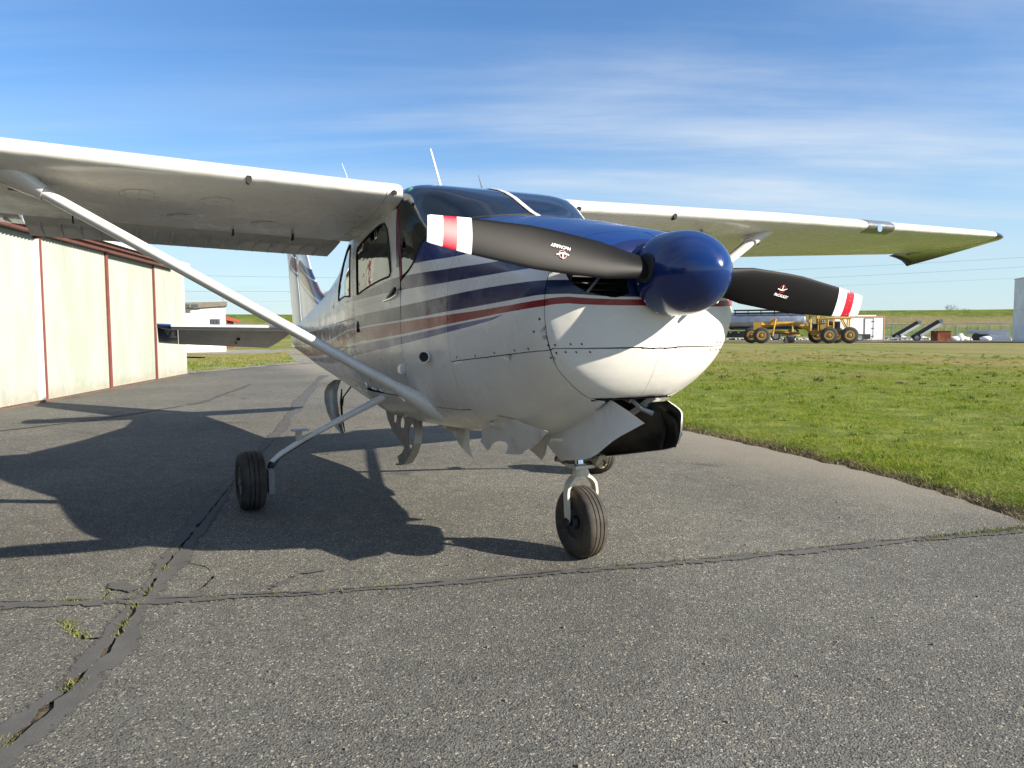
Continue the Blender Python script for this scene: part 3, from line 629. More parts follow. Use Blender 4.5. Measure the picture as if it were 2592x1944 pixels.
def wst(sg): return [(1.145, 0.0), (1.15, sg*.5*tz(1.165, 1.69))]+[(x, sg*tz(x, z)) for x, z in WSB]
panel('top_cowl', [(.2175, -tz(.2175, 1.4655)), (.6, -tz(.6, 1.4705)), (1.05, -tz(1.05, 1.4705)), (1.05, 0), (1.05, tz(1.05, 1.4705)), (.6, tz(.6, 1.4705)), (.2175, tz(.2175, 1.4655)), (.2175, 0)], AC, [PAINT, DARK], [], .03)
DW = [(2.655, 1.35), (2.655, 1.62), (2.62, 1.66), (2.12, 1.745), (2.02, 1.745), (1.955, 1.70), (1.91, 1.58), (1.895, 1.45), (1.93, 1.425)]
RW = [(2.885, 1.345), (2.87, 1.50), (2.855, 1.70), (2.93, 1.71), (3.05, 1.685), (3.25, 1.615), (3.42, 1.52), (3.53, 1.42), (3.55, 1.36), (3.50, 1.342)]
def build_cabin(sg):
    m = lambda P: [(x, sg*t) for x, t in P]
    # forward cabin skin under the windscreen
    f = [(1.0535, 0.0), (1.143, 0.0)]+[(1.149, .5*tz(1.165, 1.69))]+XZ([(x-.002, z-.004) for x, z in WSB])+XZ([(1.72, 1.40), (1.738, 1.2), (1.738, .9), (1.738, .70), (1.5, .69), (1.2, .70), (1.053, .715), (1.053, .96), (1.053, 1.2), (1.053, 1.47)])
    panel('forward_skin', m(f), AC, [PAINT, LINER], [], .04)
    door = XZ([(1.742, .72), (1.742, .9), (1.742, 1.2), (1.735, 1.40), (1.752, 1.60), (1.785, 1.80), (2.2, 1.815), (2.74, 1.805), (2.752, 1.6), (2.755, 1.2), (2.755, .9), (2.755, .72), (2.2, .71)])
    d = panel('cabin_door', m(door), AC, [PAINT, LINER], [m(XZ(DW))], .04)
    aft = XZ([(2.759, .70), (2.759, 1.2), (2.756, 1.6), (2.744, 1.81)])+[(2.86, tz(2.86, 1.85)), (2.88, 0.0), (3.4, 0), (4.4, 0), (5.4, 0), (6.4, 0), (7.6, 0), (7.6, .5), (7.6, 1.0), (6.4, 1), (5.4, 1), (4.4, 1), (3.6, 1), (3.6, tz(3.6, .68)), (3.2, tz(3.2, .70))]
    panel('tail_cone', m(aft), AC, [TPAINT, LINER], [m(XZ(RW))], .06)
    bel = [(1.053, 1.0), (1.5, 1), (2.5, 1), (3.597, 1.0)]+XZ([(3.597, .677), (3.2, .697), (2.759, .697), (2.2, .704), (1.742, .712), (1.5, .686), (1.2, .696), (1.053, .711)])
    panel('belly_skin', m(bel), AC, [PAINT, LINER], [], .05)
    for nm, poly, pp in (('door_window', DW, d), ('rear_window', RW, None)):
        w = panel(nm, m(XZ(poly)), pp or AC, [SGLASS], [], .05, .003, -.002, .001)
        bm = B(); ctube(bm, [tuple(S(x, t, .0015)) for x, t in m(dens(XZ(poly), .03))], .0055); fin(bm, 'window_seal', BLACKR, w)
    ws = [(1.147, 0.0)]+[(x, t) for x, t in wst(sg)][1:]+[(x, sg*tz(x, z)) for x, z in [(1.728, 1.5), (1.745, 1.65), (1.768, 1.80), (1.79, 1.90)]]+[(1.81, sg*.25), (1.81, sg*.15), (1.81, sg*.06), (1.81, sg*.01), (1.81, 0.0)]
    w = panel('windscreen', ws, AC, [GLASS], [], .04, .004, -.001, 0)
    bm = B(); tube(bm, [tuple(S(x, t, .001)) for x, t in dens(wst(sg), .03, False)], .005, 6); fin(bm, 'windscreen_seal', BLACKR, w)
    # roof edge above the door, door post behind the windscreen
    bm = B(); tube(bm, [tuple(S(x, sg*tz(x, z), -.016)) for x, z in [(1.722, 1.40), (1.735, 1.55), (1.752, 1.68), (1.772, 1.80), (1.80, 1.90)]], [.016]*5, 8, True, 0, 1.5); fin(bm, 'door_post', simple('maroon_post', (.16, .022, .022), .3, .2, .5), AC)
both(build_cabin)
rt = [(1.813, -tz(1.813, 1.80)), (2.2, -tz(2.2, 1.819)), (2.742, -tz(2.742, 1.812)), (2.857, -tz(2.857, 1.85)), (2.877, 0)]
roof = [(1.813, 0)]+[(x, t) for x, t in rt[:4]]+[(2.877, 0)]+[(x, -t) for x, t in rt[:4]][::-1]
panel('cabin_roof', roof, AC, [BLUEP, LINER], [], .05)
bm = B(); tube(bm, [tuple(S(x, 0.0, .004)) for x in (1.14, 1.2, 1.3, 1.4, 1.5, 1.6, 1.7, 1.8, 1.825)], .005, 8, True, 0, 3.2, (0, 0, 1)); 
for v in bm.verts: pass
fin(bm, 'windscreen_strip', WHITEP, AC)
# ---- cabin interior
bm = B(); bx2(bm, (1.07, -.36, .66), (3.3, .36, .70)); fin(bm, 'cabin_floor', LINER, AC)
bm = B(); loft(bm, [[tuple(S(x, -1+k/20, -.02)) for k in range(40)] for x in (3.70, 3.72)]); fin(bm, 'rear_bulkhead', LINER, AC)
bm = B(); bx2(bm, (1.30, -.50, 1.18), (1.46, .50, 1.50)); bx2(bm, (1.20, -.46, 1.50), (1.50, .46, 1.53))
fin(bm, 'instrument_panel', DARK, AC)
bm = B(); loft(bm, [[tuple(S(x, -1+k/20, -.012)) for k in range(40)] for x in (1.052, 1.064)]); fin(bm, 'firewall', DARK, AC)
SEATM = simple('seat_cloth', (.17, .045, .03), .85, var=.2, scale=12); SEATG = simple('seat_grey', (.10, .11, .10), .9, var=.2)
for yy in (.26, -.26):
    bm = B(); tube(bm, [(2.30, yy, .98), (2.40, yy, 1.22), (2.50, yy, 1.50), (2.53, yy, 1.58)], [.10, .19, .17, .08], 12, True, 0, .38, (0, 1, 0)); tube(bm, [(1.9, yy, .93), (2.3, yy, .95)], [.16, .2], 12, True, 0, .35, (0, 1, 0)); fin(bm, 'seat', SEATM if yy > 0 else SEATG, AC)
# control yokes seen through the side window
for yy in (.26, -.26):
    bm = B(); tube(bm, [(1.46, yy, 1.32), (1.60, yy, 1.32)], .014, 8); tube(bm, [(1.60, yy-.12, 1.42), (1.60, yy-.12, 1.33), (1.60, yy, 1.31), (1.60, yy+.12, 1.33), (1.60, yy+.12, 1.42)], .013, 8); fin(bm, 'control_yoke', BLACKM, AC)
# ---- dark lining behind the cowl joints, engine behind the inlets
bm = B(); n = 40
rings = []
for x in (.16, .2, .3, .5, .75, 1.045): rings.append([tuple(S(x, -1+2*k/n if False else (k/n)*1.24-.62, -.018)) for k in range(n+1)])
loft(bm, rings, False, False); fin(bm, 'cowl_baffle', DARK, AC)
bm = B(); box(bm, (.30, 0, 1.30), (.02, .80, .36)); fin(bm, 'engine_baffle', DARK, AC)
FINM = simple('engine_fin_metal', (.05, .047, .042), .5, .6, 0, .3)
for sg in (1, -1):
    for k in range(7):
        bm = B(); bx2(bm, (.185, sg*.15, 1.238+k*.026), (.295, sg*.40, 1.243+k*.026)); fin(bm, 'cylinder_fin', FINM, AC)
    bm = B(); tube(bm, [(.16, sg*.34, 1.235), (.20, sg*.22, 1.34)], .006, 6); fin(bm, 'ignition_lead', GREYP, AC)
# ---- spinner and propeller
HZ = 1.3263; PH = .1089
bm = B(); prof = [(.066, .150), (.064, .163), (.050, .166), (.02, .1665), (-.02, .165)]
for k in range(1, 17):
    a = k/16*math.pi/2; prof.append((-.02-.232*math.sin(a), .165*(1-math.sin(a)**2.1)**.60))
revolve(bm, prof, (0, 0, HZ), (1, 0, 0), 56); spn = fin(bm, 'spinner', BLUEP, AC, 50)
bm = B()
for k in range(14):
    a = 2*math.pi*k/14+.2; c = Vector((.045, math.cos(a)*.1665, HZ+math.sin(a)*.1665)); revolve(bm, [(0, .0052), (.0016, .0052), (.0028, .003)], c, (0, math.cos(a), math.sin(a)), 8)
fin(bm, 'spinner_screws', CHROME, spn, kind='stuff')
bm = B(); box(bm, (-.005, -.178, HZ-.105), (.05, .012, .018), Matrix.Rotation(.5, 3, 'X')); fin(bm, 'balance_tab', ALU, spn)
def blade_paint():
    g = G('blade_black'); n = g.noise(7, 5, .6, v=g.mapv((1, .5, 1))); return g.bsdf(g.mix(n, (.0035, .0035, .004), (.009, .0088, .0085)), .48, 0, 0, None, .12)
BLK = blade_paint(); TIPW = metalpaint('tip_white', (.80, .79, .76), .4, .2)
def tipred():
    g = G('tip_red'); x, y, z = g.xyz(); r = g.math('ABSOLUTE', y); n = g.noise(34, 6, .7)
    e = g.math('MAXIMUM', g.step(r, .975, 1.003), g.math('MULTIPLY', g.step(g.math('ABSOLUTE', g.math('SUBTRACT', z, HZ+.07)), .03, .065), .8))
    chip = g.step(g.math('ADD', n, g.math('MULTIPLY', e, .14)), .735, .75); return g.bsdf(g.mix(chip, (.46, .004, .022), (.78, .77, .74)), .4, 0, .2)
TIPR = tipred()
rr_ = [.10, .14, .20, .28, .36, .46, .56, .66, .76, .84, .898, .952, 1.003, 1.045, 1.058]
LEo = np.interp(rr_, [.1, .14, .36, .63, .9, 1.045, 1.058], [.034, .040, .072, .080, .062, .046, .043]); TEo = np.interp(rr_, [.1, .14, .36, .63, .9, 1.045, 1.058], [.034, .042, .074, .084, .066, .051, .047])
THK = np.interp(rr_, [.1, .14, .2, .36, .63, .9, 1.058], [.036, .034, .030, .020, .013, .009, .006]); PIT = np.radians(np.interp(rr_, [.1, .2, .36, .63, .9, 1.06], [48, 42, 32, 22, 16, 13]))
def blade(sg):
    """sg +1: starboard blade (leading edge down), -1: port blade (leading edge up)"""
    rings = []; n = 22
    for r, le, te, th, p in zip(rr_, LEo, TEo, THK, PIT):
        ring = []
        for k in range(n):
            a = 2*math.pi*k/n; u = math.cos(a); v = math.sin(a); o = (le if u > 0 else te)*u; f = th*v*(1 if v < 0 else .55)*(1-.25*u*u)
            # o along the chord (towards the leading edge), f along the blade's thickness (negative = front face)
            cz = o*math.cos(p)/max(.75, math.cos(p))*1.0; cx = -o*math.sin(p)*.8+f
            yy = r; zz = -cz
            ring.append((cx, yy, zz))
        rings.append(ring)
    bm = B(); mis = [0]*10+[1, 2, 1, 1]; loft(bm, rings, True, True, 0, mis)
    M = Matrix.Translation((0, 0, HZ)) @ Matrix.Rotation(PH+(0 if sg > 0 else math.pi), 4, 'X'); bm.transform(M)
    b = fin(bm, 'propeller_blade', [BLK, TIPW, TIPR], AC, 60)
    bm = B(); revolve(bm, [(.085, .058), (.166, .058), (.173, .052), (.173, .036)], (0, 0, 0), (0, 1, 0), 24); bm.transform(M); fin(bm, 'blade_hole_collar', DARK, b)  # dark collar added to stand for the shaded blade hole in the spinner
    # maker's lettering and winged emblem, on the front face near mid span
    p = np.interp(.60, rr_, PIT); th = float(np.interp(.60, rr_, THK))
    base = M @ Matrix.Translation((-th-.0085, .545, -.012)) @ Matrix.Rotation(.8*p, 4, 'Y') 
    FR = Matrix(((0, 0, -1, 0), (1, 0, 0, 0), (0, -1, 0, 0), (0, 0, 0, 1)))          # local x along the span, local z out of the front face
    X = base @ FR
    cu = bpy.data.curves.new('lettering', 'FONT'); cu.body = 'McCAULEY'; cu.size = .0165; cu.align_x = 'CENTER'; cu.align_y = 'CENTER'; cu.shear = .25; cu.offset = .0005
    to = bpy.data.objects.new('tmp', cu); COL.objects.link(to); dg = bpy.context.evaluated_depsgraph_get(); me = bpy.data.meshes.new_from_object(to.evaluated_get(dg)); bpy.data.objects.remove(to)
    me.transform(X @ Matrix.Translation((.004, -.033, 0)) @ Matrix.Rotation(-.08, 4, 'Z')); me.materials.clear(); me.materials.append(TIPW); link('lettering', me, b)
    bm = B(); n = 28
    ro = [Vector((math.cos(2*math.pi*k/n)*.0165, math.sin(2*math.pi*k/n)*.0165, 0)) for k in range(n)]; ri = [q*.86 for q in ro]; vo = [bm.verts.new(q) for q in ro]; vi = [bm.verts.new(q) for q in ri]
    for k in range(n):
        if k % 14 in (6, ): continue
        bm.faces.new((vo[k], vo[(k+1) % n], vi[(k+1) % n], vi[k]))
    bm.transform(X @ Matrix.Translation((0, -.004, 0))); fin(bm, 'emblem_ring', TIPR2, b, recalc=False)
    bm = B()
    for poly in ([(-.026, -.001), (0, -.006), (.026, .005), (.027, .008), (0, -.0005), (-.026, .003)], [(-.003, -.004), (.003, -.004), (.0015, .020), (-.0015, .020)]):
        bm.faces.new([bm.verts.new((q[0], q[1], .0008)) for q in poly])
    bm.transform(X @ Matrix.Translation((0, -.006, 0))); fin(bm, 'emblem_wing', TIPW, b, recalc=False)
TIPR2 = simple('emblem_red', (.55, .02, .02), .4)
blade(1); blade(-1)
# ---------------------------------------------------------------- wings
def naca(u, m=.02, p=.4, t=.12):
    yt = 5*t*(.2969*math.sqrt(max(u, 0))-.126*u-.3516*u*u+.2843*u**3-.1036*u**4); yc = m/p**2*(2*p*u-u*u) if u < p else m/(1-p)**2*(1-2*p+2*p*u-u*u); return yc+yt, yc-yt*.92
US = [0, .003, .010, .022, .04, .065, .10, .15, .21, .28, .36, .45, .54, .62, .68, .72]
def wsta(y):
    k = max(0, (y-2.45)/(5.32-2.45)); return 1.70+.21*k, 1.60-.50*k           # leading edge, chord
def wz(y, sg): return 1.862+(.030 if sg > 0 else .0215)*y
def inc(y): return math.radians(6.2-1.3*max(0, (y-2.45)/2.9))
def wpt(y, sg, u, zz):
    xl, ch = wsta(y); a = inc(y); dx, dz = u*ch, zz*ch; return Vector((xl+dx*math.cos(a)+dz*math.sin(a), sg*y, wz(y, sg)-dx*math.sin(a)+dz*math.cos(a)))
def ring(y, sg, us=US):
    up = [wpt(y, sg, u, naca(u)[0]) for u in us[::-1]]; lo = [wpt(y, sg, u, naca(u)[1]) for u in us[1:]]; return up+lo
FP = metalpaint('flap_paint', (.56, .55, .50), .34, .35, 0, .15)
def lower(y, sg, u, off=0): return wpt(y, sg, u, naca(u)[1]-off/wsta(y)[1])
def wing(sg):
    side = 'starboard' if sg > 0 else 'port'
    ys = [.575, .64, 1.0, 1.5, 2.0, 2.45, 2.9, 3.4, 3.9, 4.4, 4.9, 5.3]
    bm = B(); loft(bm, [ring(y, sg) for y in ys[1:]]); w = fin(bm, 'wing', WPAINT, AC, 45)
    bm = B(); loft(bm, [ring(y, sg) for y in (.548, .600, .637)]); 
    for v in bm.verts: v.co.z += .0015*(1 if v.co.z > wz(.6, sg) else -1); v.co.x -= .001
    rf = fin(bm, 'wing_root_fairing', WPAINT, w, 45)
    def rear(y0, y1, n, name, droop, mat):
        bm = B(); rings = []
        for k in range(n+1):
            y = y0+(y1-y0)*k/n; xl, ch = wsta(y); h0 = wpt(y, sg, .735, (naca(.735)[0]+naca(.735)[1])/2); a = inc(y)+droop; th = (naca(.735)[0]-naca(.735)[1])*ch*.48; L = .262*ch
            q = [(L, .0), (L*.5, th*.55), (.03, th*.95), (-.005, th*.55), (-.014, 0), (-.005, -th*.55), (.03, -th*.95), (L*.5, -th*.6), (L, -.004)]
            rings.append([h0+Vector((dx*math.cos(a)+dz*math.sin(a), 0, -dx*math.sin(a)+dz*math.cos(a))) for dx, dz in q])
        loft(bm, rings); return fin(bm, name, mat, w, 45), rings
    fl, fr = rear(.60, 2.46, 6, 'flap', math.radians(9.5), FP); al, ar = rear(2.48, 5.22, 8, 'aileron', math.radians(0), FP if sg > 0 else WPAINT)
    # pressed stiffening beads of flap and aileron
    def beads(par, y0, y1, n, droop, mat):
        me = None
        for k in range(n):
            y = y0+(y1-y0)*(k+.5)/n; xl, ch = wsta(y); h0 = wpt(y, sg, .735, (naca(.735)[0]+naca(.735)[1])/2); a = inc(y)+droop; th = (naca(.735)[0]-naca(.735)[1])*ch*.48; L = .262*ch
            bm = B(); ext = []
            for s1 in (-1, 1):
                for dx, hh in ((.10, .0), (.13, .016), (L*.62, .016), (L-.012, .008)):
                    f = (dx-.03)/(L-.03); base = -(th*.95*(1-f))-.001
                    for zz_ in (base+.003, base-hh): ext.append(h0+Vector((dx*math.cos(a)+zz_*math.sin(a), s1*.006, -dx*math.sin(a)+zz_*math.cos(a))))
            fs = []
            for i in range(3):
                o = i*2; fs += [(o+1, o+3, 8+o+3, 8+o+1), (o, o+2, o+3, o+1), (8+o, 8+o+1, 8+o+3, 8+o+2)]
            fs.append((6, 7, 15, 14)); addf(bm, ext, fs); fin(bm, 'flap_bead', mat, par, 30)
    beads(fl, .66, 2.44, 17, math.radians(9.5), FP); 
    if sg > 0: beads(al, 2.50, 3.6, 9, 0, FP)
    # tip
    bm = B(); rings = []
    for k, (dy, sh, cut, dr) in enumerate(((0, 1, 0, 0), (.06, .97, .01, .006), (.13, .88, .04, .02), (.20, .72, .10, .038), (.255, .46, .22, .068), (.285, .2, .36, .092))):
        y = 5.30; xl, ch = wsta(y); a = inc(y); pts = []
        UT = US+[.8, .9, 1.0]
        def tp(u, zz):
            u2 = cut*.5+u*(1-cut*.5); z_ = zz*sh-dr*max(0, u2-.15)*1.15; dx, dz = u2*ch*1.02, z_*ch; return Vector((xl+dx*math.cos(a)+dz*math.sin(a), sg*(y+dy), wz(y, sg)-dx*math.sin(a)+dz*math.cos(a)))
        pts = [tp(u, naca(u)[0]) for u in UT[::-1]]+[tp(u, naca(u)[1]) for u in UT[1:]]; rings.append(pts)
    loft(bm, rings); fin(bm, 'wing_tip', [NAVYP], w, 45)
    # landing light window in the leading edge
    if sg < 0:
        bm = B(); us = [.06, .035, .018, .008, .002]; rings = []
        for y in (3.36, 3.42, 3.54, 3.66, 3.71):
            r_ = [wpt(y, sg, u, naca(u)[0]) for u in us]+[wpt(y, sg, 0, 0)]+[wpt(y, sg, u, naca(u)[1]) for u in us[::-1]]; c = wpt(y, sg, .05, 0); rings.append([p+(p-c).normalized()*.004 for p in r_])
        loft(bm, rings, False, False); fin(bm, 'landing_light_window', metalpaint('lamp_window', (.22, .225, .23), .3, .3, .5), w, 60)
        bm = B(); revolve(bm, [(0, .028), (.012, .024), (.02, .01)], wpt(3.5, sg, .006, -.012)+Vector((-.012, 0, -.004)), (1, 0, 0), 20); fin(bm, 'landing_lamp', CHROME, w)
    # vents, inspection covers, tie-down ring
    bm = B(); c = wpt(1.365, sg, .006, -.013); tube(bm, [c+Vector((-.006, 0, 0)), c+Vector((.03, 0, 0))], [.026, .026], 16, True, 0, .55, (0, 0, .3)); fin(bm, 'air_vent', DARK, w)
    bm = B(); c = wpt(.60, sg, .0, -.006); revolve(bm, [(-.012, .014), (.02, .014)], c, (1, 0, .25), 16); fin(bm, 'root_air_vent', DARK, w)
    for y, u in ((1.48, .22), (1.86, .22), (1.62, .50), (1.15, .5)):
        c = lower(y, sg, u); t1 = (lower(y, sg, u+.02)-c).normalized(); nn = Vector((0, 1, 0)).cross(t1); nn = nn if nn.z < 0 else -nn
        bm = B(); revolve(bm, [(-.004, .093), (.0012, .093), (.0016, .088), (.0016, 0)], c, nn, 32); ic = fin(bm, 'inspection_cover', WPAINT, w, 60)
        bm = B(); ctube(bm, [c+nn*.0006+(t1*math.cos(q*math.pi/16)+Vector((0, 1, 0))*math.sin(q*math.pi/16))*.0945 for q in range(32)], .0007, 4)
        for q in range(6):
            a = q*math.pi/3; revolve(bm, [(0, .0035), (.002, .003)], c+nn*.001+(t1*math.cos(a)+Vector((0, 1, 0))*math.sin(a))*.08, nn, 8)
        fin(bm, 'cover_screws', DARK, ic)
    for y in (.95, 1.32, 2.2):
        bm = B(); c = lower(y, sg, .66); box(bm, c+Vector((0, 0, -.02)), (.05, .006, .04)); box(bm, c+Vector((.02, 0, -.03)), (.05, .008, .014)); fin(bm, 'flap_bracket', DARK, w)
    
    bm = B(); c = lower(2.62, sg, .33); tube(bm, [c, c+Vector((0, 0, -.018))], .012, 10); fin(bm, 'tie_down_ring', DARK, w)
    if sg < 0:
        bm = B(); c = lower(1.75, sg, .12); tube(bm, [c, c+Vector((-.01, 0, -.13))], [.014, .012], 10, True, 0, .6); tube(bm, [c+Vector((-.01, 0, -.12)), c+Vector((.07, -.02, -.135))], [.012, .004], 8); fin(bm, 'pitot_tube', GREYP, w)
    # strut and its end fairings
    p0, p1 = Vector((1.655, sg*.515, .735)), Vector((1.96, sg*2.36, wz(2.36, sg)-.105))
    if sg < 0: p1.z += .0
    d = (p1-p0).normalized(); cv = Vector((1, 0, 0)); cv = (cv-d*cv.dot(d)).normalized(); nv = d.cross(cv)
    def srings(ts, cs):
        out = []
        for t, (c, th) in zip(ts, cs):
            p = p0.lerp(p1, t); r_ = []
            for k in range(20):
                a = 2*math.pi*k/20; u = math.cos(a); f = (1 if u < 0 else 1.35); r_.append(p+cv*u*c*f*.5+nv*math.sin(a)*th*(1-.30*max(0, u)))
            out.append(r_)
        return out
    bm = B(); loft(bm, srings([0.035, .08, .5, .93, .965], [(.085, .027), (.098, .029), (.098, .029), (.095, .028), (.085, .026)])); st = fin(bm, 'wing_strut', WHITEP, AC)
    bm = B(); loft(bm, srings([-.09, -.02, .02, .055], [(.19, .060), (.165, .052), (.125, .038), (.104, .031)])); fin(bm, 'lower_strut_fairing', WHITEP, st, 60)
    c = lower(2.40, sg, .20); bm = B(); rings = []
    for t, r1, r2 in ((0, .155, .095), (.25, .14, .08), (.5, .11, .06), (.75, .08, .045), (1, .062, .036)):
        p = c.lerp(p0.lerp(p1, .955), t)+Vector((0, 0, .012*(1-t))); ax2 = nv.lerp(Vector((0, sg, 0)), 1-t).normalized()
        rings.append([p+Vector((1, 0, -.1))*r1*math.cos(2*math.pi*k/20)+Vector((0, 1, 0)).lerp(Vector(nv)*(1 if nv.y > 0 else -1), t)*r2*math.sin(2*math.pi*k/20) for k in range(20)])
    loft(bm, rings); fin(bm, 'upper_strut_fairing', WHITEP, st, 60)
    bm = B(); a_, b_ = p0.lerp(p1, .62)+cv*.075, p0.lerp(p1, .97)+cv*.085; tube(bm, [a_, b_, b_+Vector((.12, sg*.15, .03))], .006, 6); fin(bm, 'strut_tube', GREYP, st)
wing(1); wing(-1)
# ---------------------------------------------------------------- tail
def tailpaint():
    g = G('fin_paint'); x, y, z = g.xyz(); n = g.noise(4, 5); col = g.mix(1.0, WHITE, g.rng(n, .3, .7, .9, 1.05), 'MULTIPLY')
    # swept bands that curve up from the dorsal fairing
    q = g.math('SUBTRACT', z, g.math('MULTIPLY', g.math('POWER', g.math('MAXIMUM', g.math('SUBTRACT', x, 5.0), 0), 1.7), .12)); 
    def bt(lo, hi): return g.math('MULTIPLY', g.math('GREATER_THAN', q, lo), g.math('LESS_THAN', q, hi))
    col = g.mix(bt(1.49, 1.57), col, (.030, .036, .075)); col = g.mix(bt(1.33, 1.475), col, (.13, .050, .030)); col = g.mix(bt(1.275, 1.305), col, (.05, .09, .25))
    return g.bsdf(col, .3, 0, .5)
FINP = tailpaint()
def slab(rows, th, name, mat, par, sgy=None):
    """lifting surface from rows of (le, te) points; th thickness ratio"""
    bm = B(); rings = []
    for le, te in rows:
        le, te = Vector(le), Vector(te); ch = te-le; nv = (Vector((0, 1, 0)) if abs(ch.normalized().y) < .5 and sgy is None else Vector((0, 0, 1))); 
        prof = [(1, 0), (.8, .28), (.5, .46), (.25, .5), (.08, .34), (.02, .18), (0, 0), (.02, -.18), (.08, -.34), (.25, -.5), (.5, -.46), (.8, -.28)]
        rings.append([le+ch*u+nv*v*th*ch.length for u, v in prof])
    loft(bm, rings); return fin(bm, name, mat, par, 50)
fn = slab([((5.55, 0, 1.36), (7.16, 0, 1.18)), ((6.15, 0, 1.56), (7.24, 0, 1.50)), ((6.55, 0, 1.80), (7.38, 0, 1.90)), ((7.02, 0, 2.28), (7.58, 0, 2.30)), ((7.28, 0, 2.56), (7.72, 0, 2.56))], .085, 'fin', FINP, AC)
slab([((7.175, 0, 1.17), (7.68, 0, 1.05)), ((7.255, 0, 1.50), (7.78, 0, 1.45)), ((7.395, 0, 1.90), (7.93, 0, 1.92)), ((7.595, 0, 2.30), (8.06, 0, 2.33)), ((7.735, 0, 2.56), (8.14, 0, 2.58))], .08, 'rudder', FINP, fn)
slab([((4.4, 0, 1.69), (5.6, 0, 1.42)), ((5.0, 0, 1.61), (5.9, 0, 1.46)), ((5.6, 0, 1.53), (6.2, 0, 1.52))], .05, 'dorsal_fairing', FINP, fn)
for sg in (1, -1):
    zs = 1.165
    st = slab([((6.62, sg*.06, zs-.012), (7.26, sg*.06, zs-.035)), ((6.66, sg*.9, zs), (7.25, sg*.9, zs-.025)), ((6.72, sg*1.50, zs+.008), (7.24, sg*1.50, zs-.015))], .115, 'stabilizer', WHITEP, AC, 1)
    slab([((6.72, sg*1.503, zs+.008), (7.30, sg*1.503, zs-.015)), ((6.76, sg*1.58, zs+.012), (7.30, sg*1.58, zs)), ((6.84, sg*1.635, zs+.022), (7.24, sg*1.635, zs+.012))], .115, 'stabilizer_tip', BLUEP, st, 1)
    e = slab([((7.27, sg*.10, zs-.038), (7.52, sg*.30, .935)), ((7.268, sg*.30, zs-.036), (7.60, sg*.34, .905)), ((7.262, sg*.9, zs-.03), (7.59, sg*.88, .935)), ((7.25, sg*1.40, zs-.022), (7.56, sg*1.38, .965))], .11, 'elevator', FP, st, 1)
    bm = B(); slab_ = None
    slab([((7.245, sg*1.405, zs-.022), (7.56, sg*1.385, .966)), ((7.0, sg*1.53, zs-.02), (7.52, sg*1.50, .975)), ((6.95, sg*1.63, zs), (7.50, sg*1.60, .985))], .10, 'elevator_horn', NAVYP, st, 1)
    bm = B(); box(bm, (7.4, sg*.72, 1.02), (.05, .03, .03)); box(bm, (7.5, sg*.74, .975), (.12, .012, .02)); fin(bm, 'trim_linkage', DARK, e)
bm = B(); slab_ = box(bm, (7.45, 0, 1.0), (.30, .09, .17)); fin(bm, 'tail_fairing', WHITEP, AC)
# ---------------------------------------------------------------- landing gear
TYRE = None
def tyre_mat():
    g = G('tyre_rubber'); n = g.noise(9, 5, .6); c = g.mix(g.step(n, .35, .7), (.020, .018, .016), (.066, .057, .044)); c = g.mix(g.math('MULTIPLY', g.step(g.noise(2.5, 4), .5, .7), .4), c, (.13, .095, .06))
    return g.bsdf(c, .8, 0, 0, g.bump(g.noise(60, 3), .3, .003))
TYRE = tyre_mat(); DUSTY = simple('brake_dust_grey', (.24, .235, .22), .7, .2, 0, .35, 20, .4)
def wheel(name, c, r, w, par, hub=.45):
    """tyre and rim around a lateral axle"""
    hw = w/2; prof = []
    tread = [(-hw*.98, r*.72), (-hw*1.0, r*.80), (-hw*.93, r*.90), (-hw*.75, r*.965), (-hw*.50, r*.993)]
    for g0 in (-.36, .0, .36):
        tread += [(hw*(g0-.045), r*.999), (hw*(g0-.035), r*.955), (hw*(g0+.035), r*.955), (hw*(g0+.045), r*.999)]
        if g0 < .3: tread.append((hw*(g0+.18), r))
    tread += [(-a, b) for a, b in [(-hw*.50, r*.993), (-hw*.75, r*.965), (-hw*.93, r*.90), (-hw*1.0, r*.80), (-hw*.98, r*.72)]]
    prof = [(-hw*.70, r*hub)]+[(-hw*.80, r*(hub+.05)), (-hw*.92, r*.62)]+tread+[(hw*.92, r*.62), (hw*.80, r*(hub+.05)), (hw*.70, r*hub)]
    bm = B(); revolve(bm, prof, c, (0, 1, 0), 48, caps=False); t = fin(bm, name, BLACKM, par, 60); t.data.materials.clear(); t.data.materials.append(TYRE)
    for s1 in (-1, 1):
        bm = B(); revolve(bm, [(hw*.50, .001), (hw*.50, r*.14), (hw*.95, r*.15), (hw*.95, .001)], c, (0, s1, 0), 20)
        revolve(bm, [(hw*.45, r*.2), (hw*.48, r*hub*.92), (hw*.80, r*hub*.96), (hw*.82, r*(hub+.03)), (hw*.72, r*(hub+.03)), (hw*.40, r*hub*.9)], c, (0, s1, 0), 36, caps=False); revolve(bm, [(hw*.15, r*.1), (hw*.18, r*hub*.95)], c, (0, s1, 0), 36, caps=False); fin(bm, 'wheel_rim', GREYP if name != 'nose_wheel' else simple('recess_shade_rim', (.075, .07, .065), .7, .3, 0, .5, 20), t, 40)  # nose rim coloured dark to paint in the shade of its deep recess
    return t
GX = 2.53
